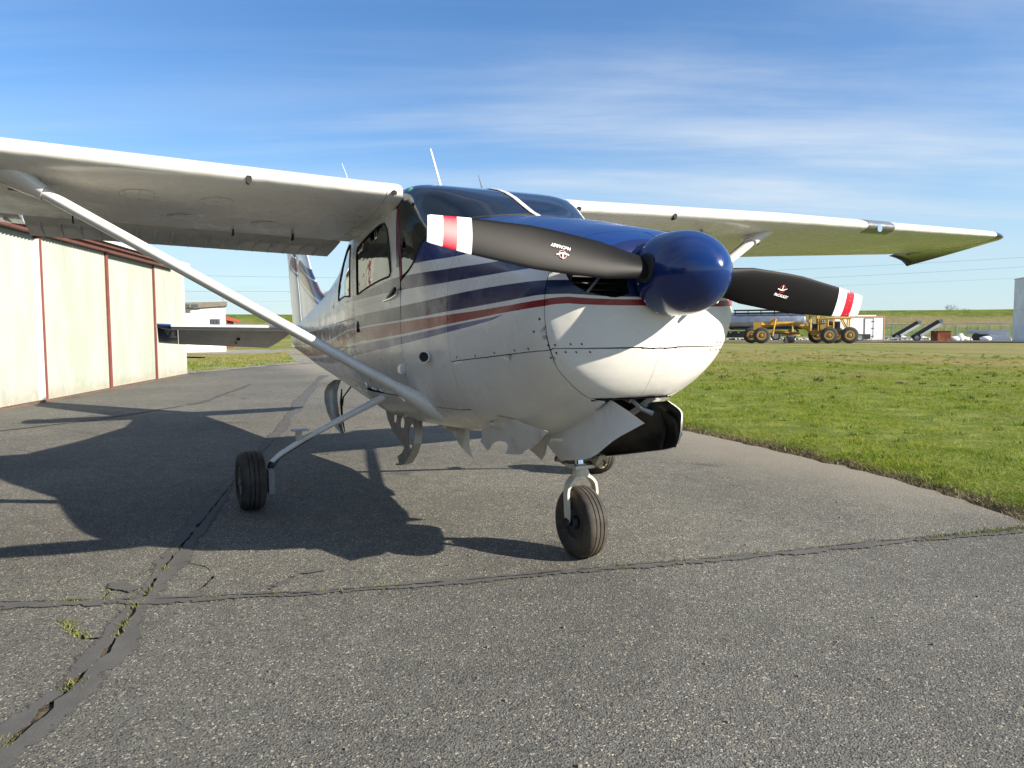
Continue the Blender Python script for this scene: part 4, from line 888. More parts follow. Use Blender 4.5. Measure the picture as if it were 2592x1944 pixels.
for sg in (1, -1):
    t = wheel('main_wheel', (GX, sg*1.285, .180), .182, .150, AC)
    bm = B(); tube(bm, [(2.42, sg*.40, .70), (2.45, sg*.48, .655), (2.49, sg*.70, .545), (2.53, sg*.95, .42), (2.54, sg*1.10, .330), (2.54, sg*1.165, .278)], [.026, .025, .021, .018, .016, .013], 12); leg = fin(bm, 'gear_leg', WHITEP, AC)
    bm = B(); tube(bm, [(2.54, sg*1.155, .285), (2.535, sg*1.178, .23), (2.535, sg*1.178, .18), (2.53, sg*1.21, .18)], .017, 10); fin(bm, 'axle', BLACKM, leg)
    bm = B(); revolve(bm, [(0, .02), (0, .085), (.010, .085), (.010, .02)], (GX, sg*1.188, .18), (0, sg, 0), 28); bx2(bm, (GX-.115, sg*1.160, .105), (GX-.055, sg*1.195, .255)); fin(bm, 'brake', DUSTY, t)
    bm = B(); bx2(bm, (2.47, sg*.93, .475), (2.56, sg*1.03, .482)); bx2(bm, (2.50, sg*.97, .42), (2.51, sg*1.01, .478)); fin(bm, 'step_bracket', GREYP, leg)
    bm = B(); tube(bm, [(2.50, sg*.5, .625), (2.555, sg*.8, .475), (2.565, sg*1.1, .305), (2.55, sg*1.17, .21)], .006, 6); fin(bm, 'brake_line', BLACKM, leg)
# nose gear
NX = .715
t = wheel('nose_wheel', (NX, 0, .172), .174, .116, AC, .46)
bm = B()
pts = []
for k in range(13):
    a = math.pi*k/12; pts.append((NX, .082*math.cos(a), .318+.088*math.sin(a)))
pts = [(NX, .076, .175), (NX, .078, .23)]+pts+[(NX, -.078, .23), (NX, -.076, .175)]
tube(bm, pts, [.024, .021]+[.020]*13+[.021, .024], 10, True, 0, .42, (0, 0, 0.001)) if False else None
rings = []
for i, p in enumerate(pts):
    p = Vector(p); q = Vector(pts[min(i+1, len(pts)-1)])-Vector(pts[max(i-1, 0)]); tt = q.normalized(); nn = Vector((1, 0, 0)).cross(tt)
    wdt = .026 if 3 < i < len(pts)-4 else (.020 if 0 < i < len(pts)-1 else .014); rings.append([p+Vector((1, 0, 0))*a*wdt+nn*b*.008 for a, b in ((-1, -.8), (1, -.8), (1, .8), (-1, .8))])
loft(bm, rings); fk = fin(bm, 'nose_fork', metalpaint('cream_paint', (.62, .58, .46), .4, .3), AC, 30)
bm = B(); revolve(bm, [(-.092, .016), (-.092, .024), (-.08, .027), (-.075, .016), (.075, .016), (.08, .027), (.092, .024), (.092, .016)], (NX, 0, .174), (0, 1, 0), 20); fin(bm, 'nose_axle', BLACKM, fk)
bm = B(); tube(bm, [(NX, 0, .398), (NX+.005, 0, .43), (NX+.01, 0, .455)], [.046, .036, .034], 16); box(bm, (NX+.01, .0, .447), (.10, .11, .016)); fin(bm, 'fork_collar', fk.data.materials[0], fk)
bm = B(); tube(bm, [(NX+.01, 0, .455), (NX+.05, 0, .70)], .029, 18); ol = fin(bm, 'oleo_piston', CHROME, AC)
bm = B(); tube(bm, [(NX+.035, 0, .62), (NX+.10, 0, 1.0)], .045, 18); fin(bm, 'oleo_cylinder', fk.data.materials[0], ol)
def rusty():
    g = G('greasy_cream_metal'); c = g.mix(g.step(g.noise(28, 5, .65), .45, .6), (.47, .40, .26), (.035, .027, .02)); return g.bsdf(c, .55, .2)
RUSTY = rusty(); bm = B()
for a_, b_ in (((NX+.04, .02, .445), (NX+.16, .03, .46)), ((NX+.04, -.02, .445), (NX+.16, -.03, .46)), ((NX+.16, 0, .46), (NX+.10, 0, .585)), ((NX+.16, .03, .46), (NX+.11, .028, .585))): tube(bm, [a_, b_], [.016, .012], 8, True, 0, 1.6)
tube(bm, [(NX+.16, -.045, .46), (NX+.16, .05, .46)], .013, 10); box(bm, (NX+.13, .05, .545), (.06, .05, .08), Matrix.Rotation(.4, 3, 'Y')); fin(bm, 'scissor_link', RUSTY, ol)
bm = B(); revolve(bm, [(-.03, .034), (.045, .034), (.05, .022)], (NX-.04, -.075, .475), (1, 0, .1), 16); tube(bm, [(NX+.02, -.05, .45), (NX-.02, -.085, .52), (NX+.0, -.06, .62)], .013, 8); fin(bm, 'shimmy_damper', RUSTY, ol)
# ---------------------------------------------------------------- wheel bay and the torn, bent gear doors
bm = B(); bx2(bm, (.31, -.135, .83), (1.04, .135, .88)); fin(bm, 'wheel_bay_roof', BAYBLK, AC)
for sg in (1, -1):
    bm = B(); loft(bm, [[(.30, sg*.142, .86), (.30, sg*.138, .815)], [(.36, sg*.132, .86), (.36, sg*.127, .78)], [(.5, sg*.125, .84), (.5, sg*.122, .712)], [(.7, sg*.122, .84), (.7, sg*.12, .63)], [(1.04, sg*.12, .84), (1.04, sg*.116, .575)]], False, False); fin(bm, 'wheel_bay_wall', BAYBLK, AC)
bm = B(); loft(bm, [[(.290+.35*max(0, abs(y)-.15), y, .816), (.283+.35*max(0, abs(y)-.15), y, .810), (.300, y, .805), (.31, y, .815)] for y in (-.21, -.15, 0, .15, .21)]); fin(bm, 'bay_lip', BLACKM, AC)
bm = B(); loft(bm, [[(x, -.108-dy, z+.012), (x, -.126-dy, z+.010), (x, -.128-dy, z-.012), (x, -.110-dy, z-.012)] for x, z, dy in ((.295, .812, .012), (.35, .786, .004), (.42, .745, 0), (.5, .703, -.004), (.6, .660, -.006), (.72, .618, -.006))]); fin(bm, 'bay_flange', WHITEP, AC)
def skin(name, grid, mats, th, sub=3, **k):
    """bent sheet: rows of points, subdivided smoothly, given thickness; second material on its back"""
    g = np.array(grid, float)
    for ax in (0, 1):
        n = g.shape[ax]; xs = np.arange(n); xi = np.linspace(0, n-1, (n-1)*sub+1)
        g = np.moveaxis(g, ax, 0); sh = g.shape; fl = g.reshape(n, -1); out = np.stack([pchip(xs, fl[:, j])(xi) for j in range(fl.shape[1])], 1); g = np.moveaxis(out.reshape((len(xi),)+sh[1:]), 0, ax)
    a, b = g.shape[:2]; nr = np.cross(np.gradient(g, axis=0), np.gradient(g, axis=1)); nr /= np.maximum(1e-9, np.linalg.norm(nr, axis=2))[..., None]; g2 = g-nr*th
    bm = B(); v1 = [[bm.verts.new(g[i, j]) for j in range(b)] for i in range(a)]; v2 = [[bm.verts.new(g2[i, j]) for j in range(b)] for i in range(a)]
    for i in range(a-1):
        for j in range(b-1):
            bm.faces.new((v1[i][j], v1[i+1][j], v1[i+1][j+1], v1[i][j+1])); bm.faces.new((v2[i][j], v2[i][j+1], v2[i+1][j+1], v2[i+1][j])).material_index = len(mats)-1
    for i in range(a-1):
        for j in (0, b-1): bm.faces.new((v1[i][j], v1[i+1][j], v2[i+1][j], v2[i][j]))
    for j in range(b-1):
        for i in (0, a-1): bm.faces.new((v1[i][j], v1[i][j+1], v2[i][j+1], v2[i][j]))
    return fin(bm, name, mats, AC, 45, **k)
# starboard nose door: broad white plate hanging open (rows run hinge -> free edge, columns front -> rear)
skin('nose_gear_door', [[(.285, .118, .808), (.46, .124, .728), (.66, .124, .640), (.87, .118, .578)],
                        [(.175, .112, .772), (.345, .140, .686), (.54, .145, .600), (.79, .128, .535)],
                        [(.067, .105, .730), (.23, .150, .638), (.39, .155, .546), (.69, .125, .488)]], [BAYBLK, WHITEP], .004)
# port nose door: seen from inside, black
pd = skin('nose_gear_door', [[(.215, -.130, .800), (.33, -.128, .785), (.50, -.130, .705), (.68, -.128, .635), (.87, -.125, .58)],
                        [(.130, -.130, .765), (.26, -.165, .735), (.47, -.175, .66), (.67, -.17, .59), (.87, -.16, .545)],
                        [(.092, -.105, .712), (.22, -.185, .665), (.44, -.195, .61), (.66, -.19, .54), (.87, -.175, .505)],
                        [(.108, -.110, .655), (.23, -.18, .615), (.43, -.185, .572), (.65, -.18, .505), (.86, -.17, .475)],
                        [(.165, -.140, .606), (.26, -.165, .577), (.42, -.168, .542), (.64, -.16, .493), (.85, -.15, .452)]], [WHITEP, BAYBLK], .006, 6)
bm = B(); tube(bm, [(.25, -.145, .745), (.185, -.150, .705), (.165, -.150, .66), (.18, -.155, .625)], [.008, .014, .013, .006], 8); fin(bm, 'door_stiffener', BAYBLK, pd)
bm = B(); tube(bm, [(.31, -.150, .755), (.295, -.178, .66), (.31, -.165, .575)], .010, 8); fin(bm, 'door_rib', BAYBLK, pd)
bm = B(); tube(bm, [(.40, -.06, .80), (.36, -.10, .752), (.345, -.145, .735)], [.012, .011, .016], 8); fin(bm, 'door_link', ALU, AC)
bm = B(); tube(bm, [(.46, -.02, .82), (.38, -.05, .79)], .014, 8); fin(bm, 'door_actuator', CHROME, AC)
# torn aft door pieces on the starboard side
def plate(name, pts, yf, th, mat, sp=.03, mat2=None, parent=AC):
    """flat sheet cut to an outline in the side plane, bent across by yf(x, z)"""
    V, T = cdt([(p[0], p[1]) for p in pts], [], sp); bm = B()
    a = [bm.verts.new((x, yf(x, z)+th/2, z)) for x, z in V]; b = [bm.verts.new((x, yf(x, z)-th/2, z)) for x, z in V]; ec = {}
    for t in T:
        t = [int(q) for q in t]
        try: bm.faces.new([a[q] for q in t]); bm.faces.new([b[q] for q in t[::-1]]).material_index = 1 if mat2 else 0
        except ValueError: continue
        for e in ((t[0], t[1]), (t[1], t[2]), (t[2], t[0])): ec[tuple(sorted(e))] = ec.get(tuple(sorted(e)), 0)+1
    for (i, j), c in ec.items():
        if c == 1: bm.faces.new((a[i], a[j], b[j], b[i]))
    return fin(bm, name, [mat, mat2] if mat2 else mat, parent, 35)
plate('torn_gear_door', [(.45, .668), (.55, .672), (.65, .677), (.74, .688), (.84, .70), (.90, .672), (1.01, .635), (1.14, .605), (1.155, .56), (1.185, .527), (1.15, .518), (1.115, .494), (1.08, .503), (1.045, .533), (1.01, .548), (.95, .563), (.88, .567), (.855, .552), (.87, .53), (.895, .507), (.80, .514), (.72, .53), (.685, .552), (.62, .57), (.54, .61)], lambda x, z: max(.335, sy(x, max(z, .66))*1.0+.007 if z > .64 else .335)-.12*max(0, .64-z), .004, TORN, .02)
plate('torn_gear_door', [(.80, .60), (.98, .585), (1.02, .515), (.93, .49), (.85, .468), (.82, .50)], lambda x, z: .13+.10*(.6-z), .004, TORN, .03)
plate('torn_gear_door', [(2.50, .50), (2.10, .505), (1.84, .52), (1.80, .42), (1.74, .365), (1.70, .348), (1.80, .362), (1.94, .40), (2.05, .45), (2.25, .47)], lambda x, z: .10-.2*(z-.5), .003, TORN, .04)
# main gear doors, ripped and curled: crescent of sheet with lightening holes
def curl(name, centre_pts, w, th, mat, holes=()):
    bm = B(); rings = []
    for i, p in enumerate(centre_pts):
        p = Vector(p); q = (Vector(centre_pts[min(i+1, len(centre_pts)-1)])-Vector(centre_pts[max(i-1, 0)])).normalized(); ww = w[i]; lat = Vector((.35, .93, 0)); nn = q.cross(lat).normalized()
        rings.append([p+lat*a*ww+nn*(b*th-abs(a)*ww*.35) for a, b in ((-1, 1), (-.5, 1), (0, 1), (.5, 1), (1, 1), (1, -1), (.5, -1), (0, -1), (-.5, -1), (-1, -1))])
    loft(bm, rings); return fin(bm, name, mat, AC, 40)
curl('main_gear_door', [(3.44, .50, .735), (3.46, .525, .70), (3.47, .545, .64), (3.46, .548, .57), (3.45, .535, .48), (3.44, .508, .39), (3.43, .475, .315)], [.03, .045, .05, .05, .045, .035, .012], .003, GREYP)
bm = B(); tube(bm, [(3.42, .40, .68), (3.43, .46, .60), (3.43, .47, .53)], .006, 6); tube(bm, [(3.44, .47, .66), (3.45, .475, .56), (3.44, .47, .42), (3.43, .455, .33)], [.012, .022, .02, .008], 8, True, 0, .4); fin(bm, 'door_hinge_rod', BLACKM, AC)
hk = [(3.02, .555), (2.30, .515), (2.285, .45), (2.29, .37), (2.34, .30), (2.42, .235), (2.50, .208), (2.60, .195), (2.645, .235), (2.56, .27), (2.52, .31), (2.60, .345), (2.80, .40), (2.93, .47)]
hh_ = [[(cx+rx*math.cos(q*math.pi/8), cz+rz*math.sin(q*math.pi/8)) for q in range(16)] for cx, cz, rx, rz in ((2.40, .405, .060, .085), (2.60, .47, .045, .045), (2.76, .49, .035, .035))]
V, T = cdt(hk, hh_, .025); bm = B(); yf = lambda x, z: .26+.10*(.55-z); a = [bm.verts.new((x, yf(x, z), z)) for x, z in V]; b = [bm.verts.new((x, yf(x, z)-.006, z)) for x, z in V]; ec = {}
for t in T:
    t = [int(q) for q in t]; bm.faces.new([a[q] for q in t]); bm.faces.new([b[q] for q in t[::-1]])
    for e in ((t[0], t[1]), (t[1], t[2]), (t[2], t[0])): ec[tuple(sorted(e))] = ec.get(tuple(sorted(e)), 0)+1
for (i, j), c in ec.items():
    if c == 1: bm.faces.new((a[i], a[j], b[j], b[i]))
md = fin(bm, 'main_gear_door', simple('dull_sheet_metal', (.20, .19, .175), .5, .4, 0, .35, 12), AC, 35)
bm = B(); e = [(2.29, .51), (2.272, .45), (2.275, .37), (2.325, .295), (2.41, .225), (2.50, .198), (2.60, .183)]
loft(bm, [[(x, yf(x, z)+.022, z), (x, yf(x, z)-.030, z), (x+.010, yf(x, z)-.030, z+.010), (x+.010, yf(x, z)+.022, z+.010)] for x, z in e]); fin(bm, 'door_edge', GREYP, md, 30)
# ---------------------------------------------------------------- fittings
bm = B(); p = S(1.335, tz(1.335, .972)); revolve(bm, [(-.05, .031), (.045, .031), (.045, .026), (-.02, .026)], (1.335, p[1]+.014, .972), (-1, .75, 0), 24); pipe = fin(bm, 'drain_pipe', WHITEP, AC, 35)
bm = B(); revolve(bm, [(0, .0258), (.002, .0258)], (1.335-.022, p[1]+.0305, .972), (-1, .75, 0), 20); fin(bm, 'pipe_bore', DARK, pipe)
bm = B(); yv = sy(1.80, .89); bx2(bm, (1.745, yv-.01, .862), (1.80, yv+.028, .915)); bmesh.ops.bevel(bm, geom=bm.edges[:], offset=.008, segments=2, affect='EDGES'); fin(bm, 'step_socket', WHITEP, AC, 30)
bm = B(); yv = sy(1.84, 1.335)
tube(bm, [(2.02, yv-.006, 1.300), (1.90, yv+.012, 1.318), (1.80, yv+.020, 1.335), (1.775, yv+.016, 1.345)], [.004, .010, .017, .014], 8, True, 0, .5); hd = fin(bm, 'door_handle', BLACKM, AC)
bm = B(); tube(bm, [(2.05, yv+.004, 1.285), (1.9, yv+.010, 1.293), (1.775, yv+.012, 1.312), (1.765, yv+.010, 1.34)], .0035, 6); fin(bm, 'handle_bezel', CHROME, hd)
bm = B(); yv = sy(2.66, 1.12); tube(bm, [(2.655, yv+.004, 1.175), (2.65, yv+.006, 1.10)], [.008, .024], 8, True, 0, .25, (1, 0, 0)); fin(bm, 'door_catch', BLACKM, AC)
bm = B(); tube(bm, [(2.417, 0, 1.95), (2.69, 0, 2.378)], [.007, .004], 8, True, 0, 1.6); fin(bm, 'antenna', WHITEP, AC)
bm = B(); tube(bm, [(1.84, 0, 1.972), (1.888, 0, 2.053)], [.005, .002], 6); fin(bm, 'antenna', GREYP, AC)
bm = B(); tube(bm, [(4.2, .0, 1.735), (4.95, 0, 2.62), (5.1, 0, 2.75)], [.006, .004, .003], 6); fin(bm, 'antenna', WHITEP, AC)
bm = B(); tube(bm, [(1.73, .50, 1.895), (1.705, .46, 1.875)], [.022, .022], 12); tube(bm, [(1.705, .46, 1.875), (1.695, .445, 1.868)], [.016, .014], 12); fin(bm, 'cabin_vent_knob', metalpaint('teal_metal', (.10, .30, .27), .3, .3, .4), AC)
# fasteners of the cowl and rivet rows of the cabin and tail cone, a few millimetres each
def dots(name, pts, r, mat, sg, proud=.001):
    bm = B()
    for x, z in pts:
        t = sg*tz(x, z); p = Vector(S(x, t)); q = Vector(S(x, t, .02)); n = (q-p); n.x -= .15*n.length if x < .4 else 0; n.normalize(); revolve(bm, [(-.001, r), (proud, r*.9), (proud+.0006, r*.4)], p, n, 7)
    fin(bm, name, mat, AC, 30, kind='stuff')
SCREW = simple('dirty_screw', (.06, .05, .035), .5, .4); RIV = simple('rivet_paint', (.30, .28, .23), .5, .1)
for sg in (1, -1):
    sp_ = [(.205+.0, 1.335), (.24, 1.045), (.35, 1.03), (.45, 1.022), (.62, 1.008), (.8, .99), (.98, .978), (.255, .995), (.285, 1.10), (.246, 1.15), (.215, 1.047), (.18, 1.05), (.16, 1.05), (.158, 1.018), (.18, 1.018), (.2, 1.018), (.225, 1.015)]
    dots('cowl_screws', sp_, .0055, SCREW, sg)
    rv = [(x, 1.13-.002*k) for k, x in enumerate(np.arange(2.8, 5.6, .035)) if False]
    rv += [(2.735, z) for z in np.arange(.74, 1.8, .032)]+[(2.775, z) for z in np.arange(.74, 1.8, .032)]+[(x, 1.19-.02*(x-2.8)) for x in np.arange(2.8, 4.6, .03)]+[(x, 1.0-.03*(x-2.8)) for x in np.arange(2.8, 4.6, .03)]+[(x, 1.325-.04*(x-1.8)) for x in np.arange(1.8, 2.7, .05)]+[(x, 1.30-.035*(x-1.8)) for x in np.arange(1.8, 2.7, .04)]
    rv += [(1.765, z) for z in np.arange(.74, 1.4, .035)]+[(x, .735) for x in np.arange(1.1, 3.4, .04)]+[(3.6, z) for z in np.arange(.72, 1.6, .035)]+[(4.5, z) for z in np.arange(.75, 1.55, .035)]
    dots('rivets', rv, .0032, RIV, sg, .0006)
# registration strip and stains on the tail cone
bm = B(); pts = [(3.93, 1.50), (3.98, 1.50), (3.97, 1.30), (3.90, 1.30)]; v = [bm.verts.new(tuple(S(x, tz(x, z), .0015))) for x, z in pts]; bm.faces.new(v); fin(bm, 'brown_decal', simple('brown_decal', (.10, .07, .055), .5), AC)
# ---------------------------------------------------------------- hangar on the left
def hang_mat(name, base, stain):
    g = G(name); x, y, z = g.xyz(); n = g.noise(1.6, 6, .66, v=g.mapv((1, 1, .30))); col = g.mix(g.step(n, .38, .62), base, stain); sk = g.step(g.noise(7, 5, .7, v=g.mapv((1, 1, .10))), .52, .70); col = g.mix(g.math('MULTIPLY', sk, .35), col, tuple(q*.72 for q in base)); ft = g.math('MULTIPLY', g.step(g.math('ADD', z, g.math('MULTIPLY', g.noise(5, 4), .5)), .62, .22), .5); col = g.mix(ft, col, (.20, .165, .11)); col = g.mix(g.math('MULTIPLY', g.step(g.noise(9, 4), .55, .8), .3), col, (.50, .52, .40))
    return g.bsdf(col, .6, 0, 0, None, .35)
HW = hang_mat('pale_green_sheet', (.255, .282, .240), (.305, .325, .292)); HWW = hang_mat('white_sheet', (.275, .30, .27), (.325, .345, .32)); RED = simple('rust_red_paint', (.17, .048, .036), .6, 0, 0, .25, 6)
ROOFM = simple('weathered_roof_sheet', (.36, .36, .35), .5, .5, 0, .2)
h0 = Vector((10.684, 3.599, 0)); hd_ = Vector((19.339-10.684, .538-3.599, 0)).normalized(); hn = Vector((hd_.y, -hd_.x, 0)); hn = hn if hn.y > 0 else -hn       # hn points into the hangar
HA = empty('hangar', tuple(h0), 'long pale green corrugated hangar with rust red door frames', 'hangar', math.atan2(hd_.y, hd_.x))
L1 = 9.18
def hl(s, d, z): return (s, d*(1 if (Matrix.Rotation(math.atan2(hd_.y, hd_.x), 3, 'Z') @ Vector((0, 1, 0))).dot(hn) > 0 else -1), z)
def corr(bm, s0, s1, z0, z1, d, pitch=.11, amp=.02, zf=None):
    n = max(2, int((s1-s0)/pitch*4)); rr = [[hl(s0+(s1-s0)*k/n, d+amp*math.cos(2*math.pi*k/4), z) for z in (z0, z1)] for k in range(n+1)]; loft(bm, rr, False, False)
posts = [1.33, 4.03, 6.82]
pan = [(-1.4, 1.27), (1.39, 3.97), (4.09, 6.785), (6.855, L1)]
for i, (a, b) in enumerate(pan):
    bm = B(); corr(bm, a, b, .03, 2.66, -.02 if i % 2 else .03); fin(bm, 'door_panel', HW if i >= 1 else HWW, HA, 30)
for s in posts+[-1.46, -9.0, -15.9]:
    hw_ = .05 if s < 5 else .03; bm = B(); bx2(bm, hl(s-hw_, -.050 if s < 5 else -.03, .0), hl(s+hw_, .07, 2.66)); fin(bm, 'door_post', RED, HA)
bm = B(); bx2(bm, hl(1.25, -.058, .03), hl(1.272, .05, 2.6)); fin(bm, 'door_trim', WHITEP, HA)
bm = B(); bx2(bm, hl(-16, -.14, 2.665), hl(L1-1.2, .0, 2.74)); bx2(bm, hl(-16, -.20, 2.742), hl(L1-1.2, -.10, 2.775)); fin(bm, 'door_rail', simple('rail_brown', (.11, .036, .028), .6, var=.25), HA)
bm = B(); bx2(bm, hl(-16, -.06, .0), hl(L1, .12, .022)); fin(bm, 'floor_track', simple('track_rust', (.13, .075, .05), .8, var=.3), HA)
bm = B(); corr(bm, -16, L1, 2.70, 2.93, .03); fin(bm, 'fascia_wall', HW, HA, 30)
bm = B(); n = 300; rr = []
for k in range(n+1):
    s = -16.2+(L1+.10+16.2)*k/n; zz_ = .016*math.cos(2*math.pi*k/4); rr.append([hl(s, -.12, 2.88+zz_), hl(s, 6.0, 3.75+zz_), hl(s, 12.2, 2.90+zz_)])
loft(bm, rr, False, False); fin(bm, 'roof', ROOFM, HA, 30)
bm = B(); bx2(bm, hl(-16.2, -.15, 2.845), hl(L1+.11, -.123, 2.905)); fin(bm, 'gutter', WHITEP, HA)
bm = B(); corr_ = None
rr = [[hl(L1, d, .0), hl(L1, d, 2.90+(d if d < 6 else 12-d)*.135)] for d in np.linspace(.05, 11.9, 120)]; loft(bm, rr, False, False); fin(bm, 'end_wall', HWW, HA, 30)
bm = B(); rr = [[hl(-16, d, .0), hl(-16, d, 3.04)] for d in (.05, 11.9)]; loft(bm, rr, False, False); rr = [[hl(-16, 11.9, .0), hl(-16, 11.9, 3.04)], [hl(L1, 11.9, 0), hl(L1, 11.9, 3.04)]]; loft(bm, rr, False, False); fin(bm, 'back_wall', HWW, HA, 30)
# ---------------------------------------------------------------- places in the distance, set out by bearing from where the photographer stood
CX, CY = -2.3868, 1.9555
def bear(px, d):
    """ground point d metres away in the direction of picture column px"""
    u = (px-1296)/1918.5; v = Fh+Rh*u; v.normalize(); return Vector((CX+v.x*d, CY+v.y*d, 0)), math.atan2(v.y, v.x)
def mpx(px, d): u = (px-1296)/1918.5; return d/math.sqrt(1+u*u)/1918.5     # metres per picture column at that distance (for a thing facing us)
def thing(name, px, d, label, cat, turn=0, group=None):
    """Empty whose local +X runs to the right as seen from the camera, +Y away from it"""
    p, a = bear(px, d); return empty(name, tuple(p), label, cat, a-math.pi/2+turn, group)
PALE = simple('pale_render', (.74, .72, .66), .8, var=.08); FASC = simple('dark_fascia', (.10, .085, .065), .7, var=.2); WGL = simple('window_dark_glass', (.05, .06, .07), .1, 0, .6)
# small white house beyond the hangar corner
t = thing('site_office', 505, 46, 'small white building with sloping dark roof edge and one window', 'building', .0); m = mpx(505, 46)
def T2(px): return (px-505)*m
bm = B(); prism(bm, [(T2(430), 0, 0), (T2(511), -.35, 0), (T2(511), -.35, 2.55), (T2(430), 0, 2.55)], (0, 3.2, 0)) if False else None
bx2(bm, (T2(420), .0, 0), (T2(511), 3.4, 2.45)); v = bm.verts; fin(bm, 'wall', simple('shade_tinted_wall', (.70, .68, .62), .8, var=.06), t)  # left face: shade put into a darker tone of the wall colour
bm = B(); prism(bm, [(T2(511)+.004, -.02, 0), (T2(568), -.02+.5, 0), (T2(568), -.02+.5, 2.60), (T2(511)+.004, -.02, 2.44)], (.15, 3.2, 0)); fin(bm, 'wall', PALE, t)
bm = B(); prism(bm, [(T2(418), -.4, 2.45), (T2(418), -.4, 2.72), (T2(575), .3, 2.86), (T2(575), .3, 2.62), (T2(511), -.18, 2.48)], (0, 4.2, 0)); rf = fin(bm, 'roof', FASC, t)
bm = B(); bx2(bm, (T2(533), .13, 1.25), (T2(557), .35, 1.88)); fr_ = fin(bm, 'window', simple('brown_frame', (.20, .13, .09), .7), t)
for k in range(3):
    bm = B(); w_ = (T2(556)-T2(534))/3; bx2(bm, (T2(534)+w_*k+.012, .10, 1.29), (T2(534)+w_*(k+1)-.012, .128, 1.84)); fin(bm, 'pane', WGL, fr_)
bm = B()
for k in range(2): bx2(bm, (T2(468+k*20)+.03, -.44, 2.50), (T2(486+k*20), -.41, 2.66))
fin(bm, 'clerestory_pane', WGL, t)
t = thing('red_shed', 582, 58, 'small rust red timber shed beside the white building', 'shed'); m = mpx(582, 58)
bm = B(); prism(bm, [(-.55, -.5, 2.05), (-.5, -.5, 2.35), (.75, -.5, 1.98), (.72, -.5, 1.80)], (0, 1.8, 0)); fin(bm, 'roof', simple('red_roof', (.33, .06, .035), .6), t)
bm = B(); bx2(bm, (-.12, -.3, 0), (.32, 1.2, 2.1)); fin(bm, 'wall', RED, t)
bm = B(); bx2(bm, (.16, -.32, .8), (.24, -.30, 1.7)); fin(bm, 'window', WGL, t)
t = thing('street_light', 570, 60, 'slim street light with white lamp head beyond the white building', 'street light'); bm = B(); tube(bm, [(0, 0, 0), (0, 0, 4.1), (.04, 0, 4.25), (.18, 0, 4.30)], [.05, .035, .03, .025], 8); fin(bm, 'pole', GREYP, t)
bm = B(); tube(bm, [(.10, 0, 4.26), (.22, 0, 4.34), (.42, 0, 4.24)], [.04, .11, .03], 10); fin(bm, 'lamp_head', WHITEP, t)
# bare tree behind the hangar
def bare_tree(name, px, d, h, label, group=None, seed=1, spread=.5, depth=6):
    rr = random.Random(seed); t = thing(name, px, d, label, 'tree', 0, group); TW = simple('bare_twigs', (.095, .075, .065), .9)
    bm = B(); bt = B()
    def grow(p, v, l, r, n):
        q = p+v*l; tube(bm if n > depth-2 else bt, [p, p.lerp(q, .5)+Vector((rr.uniform(-1, 1), rr.uniform(-1, 1), 0))*l*.05, q], [r, r*.85, r*.68], 4 if n < depth-1 else 8, False)
        if n > 0:
            for k in range(3 if n > 1 else 4):
                w = (v+Vector((rr.uniform(-1, 1), rr.uniform(-1, 1), rr.uniform(-.25, .6)))*spread*1.5).normalized(); grow(q, w, l*rr.uniform(.58, .8), r*.60, n-1)
    grow(Vector((0, 0, 0)), Vector((0, 0, 1)), h*.27, h*.020, depth); fin(bm, 'trunk', TW, t); fin(bt, 'crown', TW, t)
bare_tree('bare_tree', 405, 48, 5.6, 'leafless tree showing above the hangar roof', None, 4)
# ---------------------------------------------------------------- far right: parked plant and trailers
YEL = simple('plant_yellow', (.50, .29, .05), .55, 0, .1, .25, 2.5); YELD = simple('plant_yellow_rusty', (.30, .16, .045), .7, 0, 0, .4, 5); TYR2 = simple('plant_tyre', (.045, .045, .046), .85, var=.3)
HUBM = simple('ochre_hub', (.42, .24, .07), .6, 0, 0, .3, 8); BLKP = simple('chassis_black', (.015, .016, .018), .5, .1)
GD = 66.0; t = thing('road_grader', 2040, GD, 'yellow motor grader with six wheels parked at the field edge', 'grader', .10); m = mpx(2040, GD)
def gx(px): return (px-2040)*m
def gz(y): return (867-y)*m
def rwheel(px, y0, r, w, name='wheel', hubm=HUBM, par=None, z=None):
    bm = B(); c = (gx(px), y0, r); revolve(bm, [(-w/2, r*.55), (-w/2, r*.86), (-w*.36, r*.97), (-w*.15, r), (w*.15, r), (w*.36, r*.97), (w/2, r*.86), (w/2, r*.55)], c, (0, 1, 0), 28); wv = fin(bm, name, TYR2, par or t, 40)
    bm = B(); revolve(bm, [(0, r*.12), (.02, r*.56), (-w*.12, r*.58), (-w*.12, r*.36), (-.02, r*.30), (-w*.18, r*.13)], (c[0], y0-w*.40, r), (0, 1, 0), 20); fin(bm, 'rim', hubm, wv, 30)
    for k in range(14):
        pass
    return wv
R_ = .66
for px in (1931, 2090, 2137): rwheel(px, -.9, R_, .36); rwheel(px-22, 1.1, R_, .36)
bm = B(); tube(bm, [(gx(1914), 0, gz(818)), (gx(1945), 0, gz(820)), (gx(1985), 0, gz(817)), (gx(2015), 0, gz(817)), (gx(2040), 0, gz(828)), (gx(2062), 0, gz(842))], [.20, .20, .17, .17, .18, .2], 4); fr = fin(bm, 'main_frame', YEL, t, 30)
bm = B(); bx2(bm, (gx(1912), -.35, gz(832)), (gx(1932), .35, gz(812))); fin(bm, 'nose_block', YEL, t)
bm = B(); tube(bm, [(gx(1920), -.9, gz(850)), (gx(1925), 0, gz(838)), (gx(1908), 1.1, gz(850))], .12, 8); fin(bm, 'front_axle', YELD, t)
bm = B(); bx2(bm, (gx(2052), -.45, gz(845)), (gx(2138), .55, gz(833))); fin(bm, 'rear_deck', YELD, t)
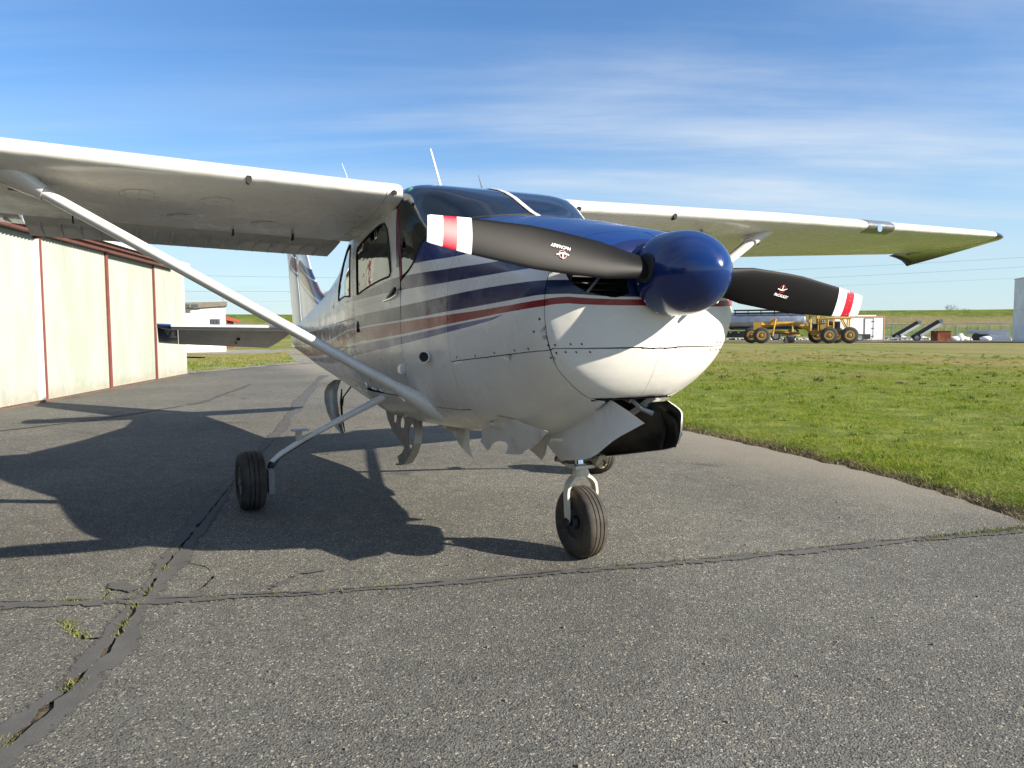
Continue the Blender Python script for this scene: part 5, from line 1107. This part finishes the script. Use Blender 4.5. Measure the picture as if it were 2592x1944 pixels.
bm = B(); bx2(bm, (gx(2070), -.55, gz(832.5)), (gx(2086), .5, gz(803))); panel_ = fin(bm, 'engine_side_panel', YEL, t)
bm = B(); bx2(bm, (gx(2073.5), -.575, gz(817)), (gx(2083), -.553, gz(807))); fin(bm, 'badge', BLKP, t)
bm = B(); 
for a_, b_, c_2, d_ in ((2074.5, 815.5, 2076, 808.5), (2074.5, 809.8, 2078, 808.5), (2074.5, 815.5, 2078, 814.2), (2079, 815.5, 2080, 808.5), (2080.6, 815.5, 2082, 808.5)): bx2(bm, (gx(a_), -.590, gz(b_)), (gx(c_2), -.577, gz(d_)))
fin(bm, 'badge_mark', WHITEP, t)
bm = B()
for x0, z0, x1, z1 in ((2088, 833, 2088, 804), (2101, 833, 2101, 804), (2086, 804, 2142, 805), (2122, 806, 2136, 832), (2138, 833, 2138, 805), (2088, 824, 2101, 824)): 
    for y in (-.5, .5): tube(bm, [(gx(x0), y, gz(z0)), (gx(x1), y, gz(z1))], .065, 4)
fin(bm, 'engine_frame', YEL, t, 30)
bm = B(); bx2(bm, (gx(2090), -.3, gz(832)), (gx(2118), .3, gz(812))); bx2(bm, (gx(2104), -.35, gz(826)), (gx(2114), .3, gz(814))); fin(bm, 'engine', simple('engine_dark', (.05, .04, .03), .6), t)
bm = B()
for px in (2048, 2066):
    for y in (-.5, .5): tube(bm, [(gx(px), y, gz(835)), (gx(px), y, gz(796))], .06, 4)
bx2(bm, (gx(2046), -.6, gz(797)), (gx(2068), .6, gz(794))); fin(bm, 'cab_frame', YEL, t, 30)
bm = B(); bx2(bm, (gx(2054), -.25, gz(830)), (gx(2064), .25, gz(818))); fin(bm, 'seat', BLKP, t)
bm = B(); revolve(bm, [(-.05, .3), (.05, .3), (.06, .1)], (gx(1960), -.1, gz(812)), (0, 1, 0), 14); tube(bm, [(gx(1966), -.2, gz(804)), (gx(1958), -.6, gz(848))], .06, 6); tube(bm, [(gx(2006), -.2, gz(812)), (gx(2006), -.5, gz(838))], .06, 6); tube(bm, [(gx(1962), -.1, gz(815)), (gx(2040), -.1, gz(816))], .05, 6); fin(bm, 'lift_gear', YEL, t)
bm = B(); tube(bm, [(gx(1936), 0, gz(845)), (gx(1965), 0, gz(838)), (gx(2024), 0, gz(843))], [.1, .14, .12], 4); revolve(bm, [(-.05, .8), (.05, .8)], (gx(2005), 0, gz(846)), (0, 0, 1), 20); fin(bm, 'drawbar_circle', YELD, t)
bm = B(); rr = []
for k in range(7): a = -.5+k/6; rr.append([(gx(1985)+k*.16+.0, -1.3+k*.42, gz(866)), (gx(1985)+k*.16-.12, -1.3+k*.42, gz(858)), (gx(1985)+k*.16, -1.3+k*.42, gz(850)), (gx(1985)+k*.16+.05, -1.3+k*.42, gz(858))])
loft(bm, rr); fin(bm, 'blade', BLKP, t, 30)
bm = B(); tube(bm, [(gx(1990), .3, gz(830)), (gx(1996), .2, gz(822)), (gx(2000), .3, gz(836)), (gx(2012), .2, gz(826)), (gx(2022), .2, gz(838))], .09, 6); fin(bm, 'hydraulics', BLKP, t)
# silver tank trailer behind it
TD = 84.0; t = thing('tank_trailer', 1950, TD, 'long silver tank trailer with black chassis behind the yellow grader', 'tank trailer'); m = mpx(1950, TD); gx = lambda px: (px-1950)*m; gz = lambda y: (860-y)*m
SIL = simple('tank_aluminium', (.36, .38, .41), .38, .85, 0, .25, 1.5)
bm = B(); revolve(bm, [(0, .3), (.04, .78), (.2, .86), (7.4, .86), (7.56, .78), (7.6, .3)], (gx(1848), 0, gz(812)), (1, 0, 0), 28); fin(bm, 'tank', SIL, t)
bm = B(); bx2(bm, (gx(1840), -.9, gz(852)), (gx(1925), .9, gz(836))); bx2(bm, (gx(1862), -.8, gz(832)), (gx(2035), .8, gz(828))); fin(bm, 'chassis', BLKP, t)
bm = B()
for y in (784, 791): tube(bm, [(gx(1860), -.6, gz(y)), (gx(2050), -.6, gz(y))], .09, 4)
for px in (1864, 1895, 1926, 1958, 1990, 2020): tube(bm, [(gx(px), -.6, gz(795)), (gx(px), -.6, gz(783))], .05, 4)
fin(bm, 'catwalk_rail', BLKP, t, 30)
for px in (1962, 1998):
    bm = B(); revolve(bm, [(-.15, .25), (-.15, .48), (.15, .48), (.15, .25)], (gx(px), -.9, .48), (0, 1, 0), 20); wv = fin(bm, 'wheel', TYR2, t); bm = B(); revolve(bm, [(-.02, .05), (-.02, .3), (.02, .3)], (gx(px), -1.07, .48), (0, 1, 0), 16); fin(bm, 'rim', ALU, wv)
bm = B()
for k in range(10): bx2(bm, (gx(1995+k*5.5), -.75+.1*(k % 3), gz(824-(k*7) % 20)), (gx(1999+k*5.5), -.5, gz(819-(k*7) % 20)))
fin(bm, 'pipework', simple('pipe_grey', (.20, .21, .22), .5, .5, 0, .4, 20), t)
bm = B(); revolve(bm, [(-.08, .02), (-.10, .09), (.02, .1)], (gx(1853), -.92, gz(839)), (0, 1, 0), 10); revolve(bm, [(-.08, .02), (-.10, .09), (.02, .1)], (gx(1873), -.92, gz(839)), (0, 1, 0), 10); fin(bm, 'tail_lamp', ALU, t)
# white box trailer
TD = 76.0; t = thing('box_trailer', 2185, TD, 'white box trailer with side door and twin axle beside the grader', 'trailer', .42); m = mpx(2185, TD)*1.09; gx = lambda px: (px-2185)*m; gz = lambda y: (862-y)*m
BOXW = simple('trailer_white', (.78, .77, .75), .5, 0, .2, .05)
bm = B(); bx2(bm, (gx(2118), 0, gz(857)), (gx(2232), 2.3, gz(804))); fin(bm, 'body', BOXW, t)
bm = B(); bx2(bm, (gx(2117), -.03, gz(806)), (gx(2233), .0, gz(803))); bx2(bm, (gx(2230.5), -.03, gz(857)), (gx(2233), .0, gz(806.1))); fin(bm, 'trim', simple('rusty_trim', (.42, .22, .14), .7), t)
bm = B(); bx2(bm, (gx(2150), 0.3, gz(803)), (gx(2216), 1.8, gz(800.5))); fin(bm, 'roof_vent', BOXW, t)
bm = B(); bx2(bm, (gx(2187), -.025, gz(854)), (gx(2206), .0, gz(808))); dd = fin(bm, 'side_door', simple('door_white', (.70, .70, .69), .5), t)
bm = B()
for a_, b_, c_2, d_ in ((2186, 855, 2187, 807), (2206, 855, 2206.6, 807), (2187, 808, 2206, 807.3)): bx2(bm, (gx(a_), -.045, gz(b_)), (gx(c_2), -.026, gz(d_)))
for y in (816, 832, 850): bx2(bm, (gx(2203), -.06, gz(y)), (gx(2208.5), -.028, gz(y-1.6)))
fin(bm, 'door_hinge', BLKP, dd)
bm = B(); bx2(bm, (gx(2153), -.25, gz(856)), (gx(2198), -.035, gz(844.5))); fin(bm, 'mudguard', BLKP, t)
for px in (2155, 2171):
    bm = B(); revolve(bm, [(-.11, .2), (-.11, .36), (.11, .36), (.11, .2)], (gx(px), -.30, .36), (0, 1, 0), 20); wv = fin(bm, 'wheel', TYR2, t); bm = B(); revolve(bm, [(-.02, .04), (-.03, .22), (.02, .22)], (gx(px), -.42, .36), (0, 1, 0), 16); fin(bm, 'rim', ALU, wv)
# two inclined belt loaders
def loader(px0, y0, px1, y1, d, label):
    global gx, gz
    t = thing('belt_loader', px0, d, label, 'belt loader', 0, 'belt loaders by the trailer'); m = mpx(px0, d); gx = lambda px: (px-px0)*m; gz = lambda y: (y0-y)*m+.25
    a_, b_ = Vector((0, 0, gz(y0))), Vector((gx(px1), .4, gz(y1))); v = (b_-a_).normalized(); n = Vector((-v.z, 0, v.x))
    def beam(off, w, th, name, mat):
        bm = B(); loft(bm, [[p+n*(off-th)+Vector((0, -w, 0)), p+n*(off+th)+Vector((0, -w, 0)), p+n*(off+th)+Vector((0, w, 0)), p+n*(off-th)+Vector((0, w, 0))] for p in (a_, b_)]); return fin(bm, name, mat, t)
    beam(.10, .40, .17, 'belt', BLKP); beam(-.20, .36, .11, 'side_rail', BOXW)
    bm = B(); revolve(bm, [(-.38, .02), (-.38, .20), (.38, .20), (.38, .02)], b_+v*.12, (0, 1, 0), 16); fin(bm, 'head_drum', simple('drum_grey', (.45, .48, .45), .5), t)
    p = a_.lerp(b_, .18); bm = B(); tube(bm, [p, (p.x, -.3, .3)], .06, 6); tube(bm, [p, (p.x+.8, .3, .3)], .06, 6); tube(bm, [(p.x-2.2, 0, .25), (p.x+.8, 0, .3)], .05, 6); fin(bm, 'undercarriage', BOXW, t)
    bm = B(); revolve(bm, [(-.1, .16), (-.1, .33), (.1, .33), (.1, .16)], (p.x, -.42, .33), (0, 1, 0), 18); wv = fin(bm, 'wheel', TYR2, t); bm = B(); revolve(bm, [(-.02, .03), (-.02, .2), (.02, .2)], (p.x, -.53, .33), (0, 1, 0), 14); fin(bm, 'rim', ALU, wv)
loader(2259, 851, 2315, 814, 86, 'dark inclined belt loader nearest the white box trailer'); loader(2308, 851, 2367, 810, 80, 'longer inclined belt loader with white side rail and pale drum')
# rusty bin, bagged rubbish, flat trailer
RUST = soil_mat('rust', (.10, .03, .016), (.23, .085, .045), 2)
t = thing('rusty_bin', 2389, 78, 'rusty brown steel bin on the edge of the field', 'bin', .5); m = mpx(2389, 78); bm = B(); box(bm, (0, .6, .48), (1.15, 1.2, .86)); bx2(bm, (-.62, -.05, .90), (.62, 1.25, .95)); fin(bm, 'box', RUST, t); bm = B(); 
for a_ in (-.5, .5): bx2(bm, (a_-.06, 0, 0), (a_+.06, 1.2, .06))
fin(bm, 'runner', RUST, t)
BAG = simple('white_bag', (.72, .73, .74), .6, var=.15); 
def bag(px, d, w, h, label, mat=BAG, seed=0):
    rr = random.Random(seed); t = thing('rubbish_bag', px, d, label, 'bag', 0, 'white bags heaped on the yard'); t2 = None
    bm = B(); bmesh.ops.create_icosphere(bm, subdivisions=2, radius=1); 
    for v in bm.verts: v.co = Vector((v.co.x*w/2*rr.uniform(.82, 1.1), v.co.y*w/2.4*rr.uniform(.82, 1.1), max(0, (v.co.z*rr.uniform(.85, 1.12)+.75))*h/1.8))
    fin(bm, 'sack', mat, t, 60)
for k, (px, w, h, lb) in enumerate(((2376, .5, .32, 'small white bag in front of the rusty bin'), (2414, .9, .5, 'white bag right beside the rusty bin'), (2428, .8, .75, 'tallest white bag in the heap right of the rusty bin'), (2440, .9, .45, 'low white bag at the right end of the heap'), (2494, 1.0, .5, 'grey-white bundle under the flat trailer'), (2582, 1.1, .62, 'white round bag at the foot of the white silo'), (2403, .7, .25, 'flat white bag lying by the rusty bin foot'))): bag(px, 79+k*.4, w, h, lb, BAG, k)
t = thing('flat_trailer', 2500, 82, 'low grey flat trailer parked before the fence', 'trailer'); m = mpx(2500, 82); gx = lambda px: (px-2500)*m
bm = B(); bx2(bm, (gx(2452), 0, .62), (gx(2545), 1.8, .98)); fin(bm, 'deck', simple('deck_blue_grey', (.42, .45, .50), .6, var=.2), t); bm = B(); bx2(bm, (gx(2470), .2, .35), (gx(2500), 1.6, .615)); fin(bm, 'chassis', BLKP, t)
bm = B(); revolve(bm, [(-.1, .15), (-.1, .36), (.1, .36), (.1, .15)], (gx(2474), -.05, .36), (0, 1, 0), 18); fin(bm, 'wheel', TYR2, t)
bm = B(); bx2(bm, (gx(2504), -.3, .05), (gx(2545), .9, .60)); fin(bm, 'tarpaulin_load', simple('tarp_pale', (.60, .64, .70), .6, var=.15), t)
# white silo at the right edge
t = thing('silo', 2658, 74, 'tall white cylindrical silo at the right edge of the field', 'silo'); SILO = hang_mat('silo_white', (.62, .63, .64), (.74, .74, .73)); r_ = 2.55
bm = B(); bmesh.ops.create_cone(bm, segments=48, radius1=r_, radius2=r_, depth=5.1, cap_ends=False); bmesh.ops.translate(bm, verts=bm.verts[:], vec=(0, 0, 2.55)); fin(bm, 'shell', SILO, t)
bm = B(); bmesh.ops.create_cone(bm, segments=48, radius1=r_+.06, radius2=.2, depth=.55, cap_ends=True); bmesh.ops.translate(bm, verts=bm.verts[:], vec=(0, 0, 5.37)); fin(bm, 'roof', GREYP, t)
for zz_ in (1.3, 2.6, 3.9):
    bm = B(); ctube(bm, [(math.cos(q*math.pi/24)*(r_+.004), math.sin(q*math.pi/24)*(r_+.004), zz_) for q in range(48)], .02, 4); fin(bm, 'hoop', SILO, t)
bm = B(); revolve(bm, [(0, .10), (.06, .10)], (-1.35, -math.sqrt(r_**2-1.35**2)-.02, 1.95), (-.5, -.85, 0), 16); fin(bm, 'valve', BLKP, t)
# chain-link fence in front of the levee
t = thing('chain_link_fence', 2400, 92, 'galvanised chain-link fence with top rail along the yard', 'fence'); m = mpx(2400, 92); GALV = simple('galvanised', (.50, .51, .49), .5, .6); WIRE = None
for px in range(2225, 2640, 24):
    bm = B(); tube(bm, [((px-2400)*m, 0, 0), ((px-2400)*m, 0, 1.72)], .03, 6); fin(bm, 'post', GALV, t)
bm = B(); tube(bm, [((2225-2400)*m, 0, 1.66), ((2625-2400)*m, 0, 1.72)], .04, 6); fin(bm, 'top_rail', GALV, t)
bm = B()
for k in range(150):
    a_ = (2225-2400)*m+k*.13
    for s1 in (-1, 1): 
        x0, x1 = a_, a_+s1*1.66
        if x1 < (2222-2400)*m or x1 > (2632-2400)*m: continue
        tube(bm, [(x0, 0, .03), (x1, 0, 1.66)], .004, 3, False)
fin(bm, 'wire_mesh', GALV, t, kind='stuff')
# yard strip and pale rubble beyond the grass
a_, _ = bear(1700, 72); b_, _ = bear(2700, 72); c_3, _ = bear(2700, 96); d_3, _ = bear(1700, 96)
sheet('yard', [tuple(q[:2]) for q in (a_, b_, c_3, d_3)], [], .05, soil_mat('yard_dirt', (.10, .09, .075), (.20, .18, .15), .8), 8, True, kind='structure')
bm = B(); rr = random.Random(5)
for k in range(420):
    p, _ = bear(rr.uniform(1800, 2640), rr.uniform(84, 91)); s = rr.uniform(.08, .28); box(bm, (p.x, p.y, .05+s*.3), (s*rr.uniform(.6, 1.8), s, s*.7), Matrix.Rotation(rr.uniform(0, 3), 3, 'Z'))
fin(bm, 'rubble', simple('pale_rubble', (.52, .51, .48), .8, var=.3, scale=3), label='pale rubble and scrap strewn before the fence', cat='rubble', kind='stuff')
# mole hills in the grass
for k, (px, d, lb) in enumerate(((1833, 17.5, 'small dark molehill in the grass nearest the aircraft nose'), (2075, 17.0, 'dark molehill in the middle of the grass'), (2180, 18.3, 'low molehill right of the middle one'), (2283, 16.4, 'flat molehill toward the right side of the grass'))):
    p, _ = bear(px, d); bm = B(); bmesh.ops.create_icosphere(bm, subdivisions=3, radius=1); r2 = random.Random(k)
    for v in bm.verts: f = 1+.25*math.sin(v.co.x*7+k)*math.cos(v.co.y*6); v.co = Vector((v.co.x*.11*f+p.x, v.co.y*.11*f+p.y, .03+max(0, v.co.z)*.06*f))
    fin(bm, 'molehill', SOIL, label=lb, cat='molehill', group='molehills in the grass')
# bare bushes on the levee top, wires and their poles
bare_tree('bare_bush', 2415, 190, 7.6, 'rounded leafless tree top on the levee, left of the pair', 'leafless trees behind the levee', 11, .75, 6); bare_tree('bare_bush', 2442, 190, 7.2, 'rounded leafless tree top on the levee, right of the pair', 'leafless trees behind the levee', 12, .75, 6)
PO = []
for px, d, lb in ((330, 118, 'wooden utility pole standing behind the hangar'), (2760, 118, 'wooden utility pole standing behind the white silo')):
    p, a = bear(px, d); t = empty('utility_pole', tuple(p), lb, 'utility pole', a-math.pi/2, 'poles carrying the wires'); bm = B(); tube(bm, [(0, 0, 0), (0, 0, 11.5)], [.16, .11], 10); fin(bm, 'pole', simple('pole_wood', (.13, .09, .06), .9), t)
    bm = B(); bx2(bm, (-.06, -.05, 10.6), (.06, .05, 10.75)); bx2(bm, (-1.1, -.06, 10.4), (1.1, .06, 10.52)); fin(bm, 'crossarm', simple('arm_wood', (.13, .09, .06), .9), t); PO.append(p)
for k, (z0, z1, sag, lb) in enumerate(((9.3, 10.4, 2.7, 'highest thin wire above the levee'), (6.9, 9.2, 2.0, 'middle thin wire above the levee'), (5.2, 7.7, 1.0, 'lowest and faintest thin wire above the levee'))):
    bm = B(); tube(bm, [PO[0].lerp(PO[1], q/30)+Vector((0, 0, z0+(z1-z0)*q/30-sag*4*(q/30)*(1-q/30)*.6)) for q in range(31)], .012 if k < 2 else .008, 4); fin(bm, 'power_line', simple('wire_grey', (.09, .10, .12), .6), label=lb, cat='wire', group='wires above the levee')
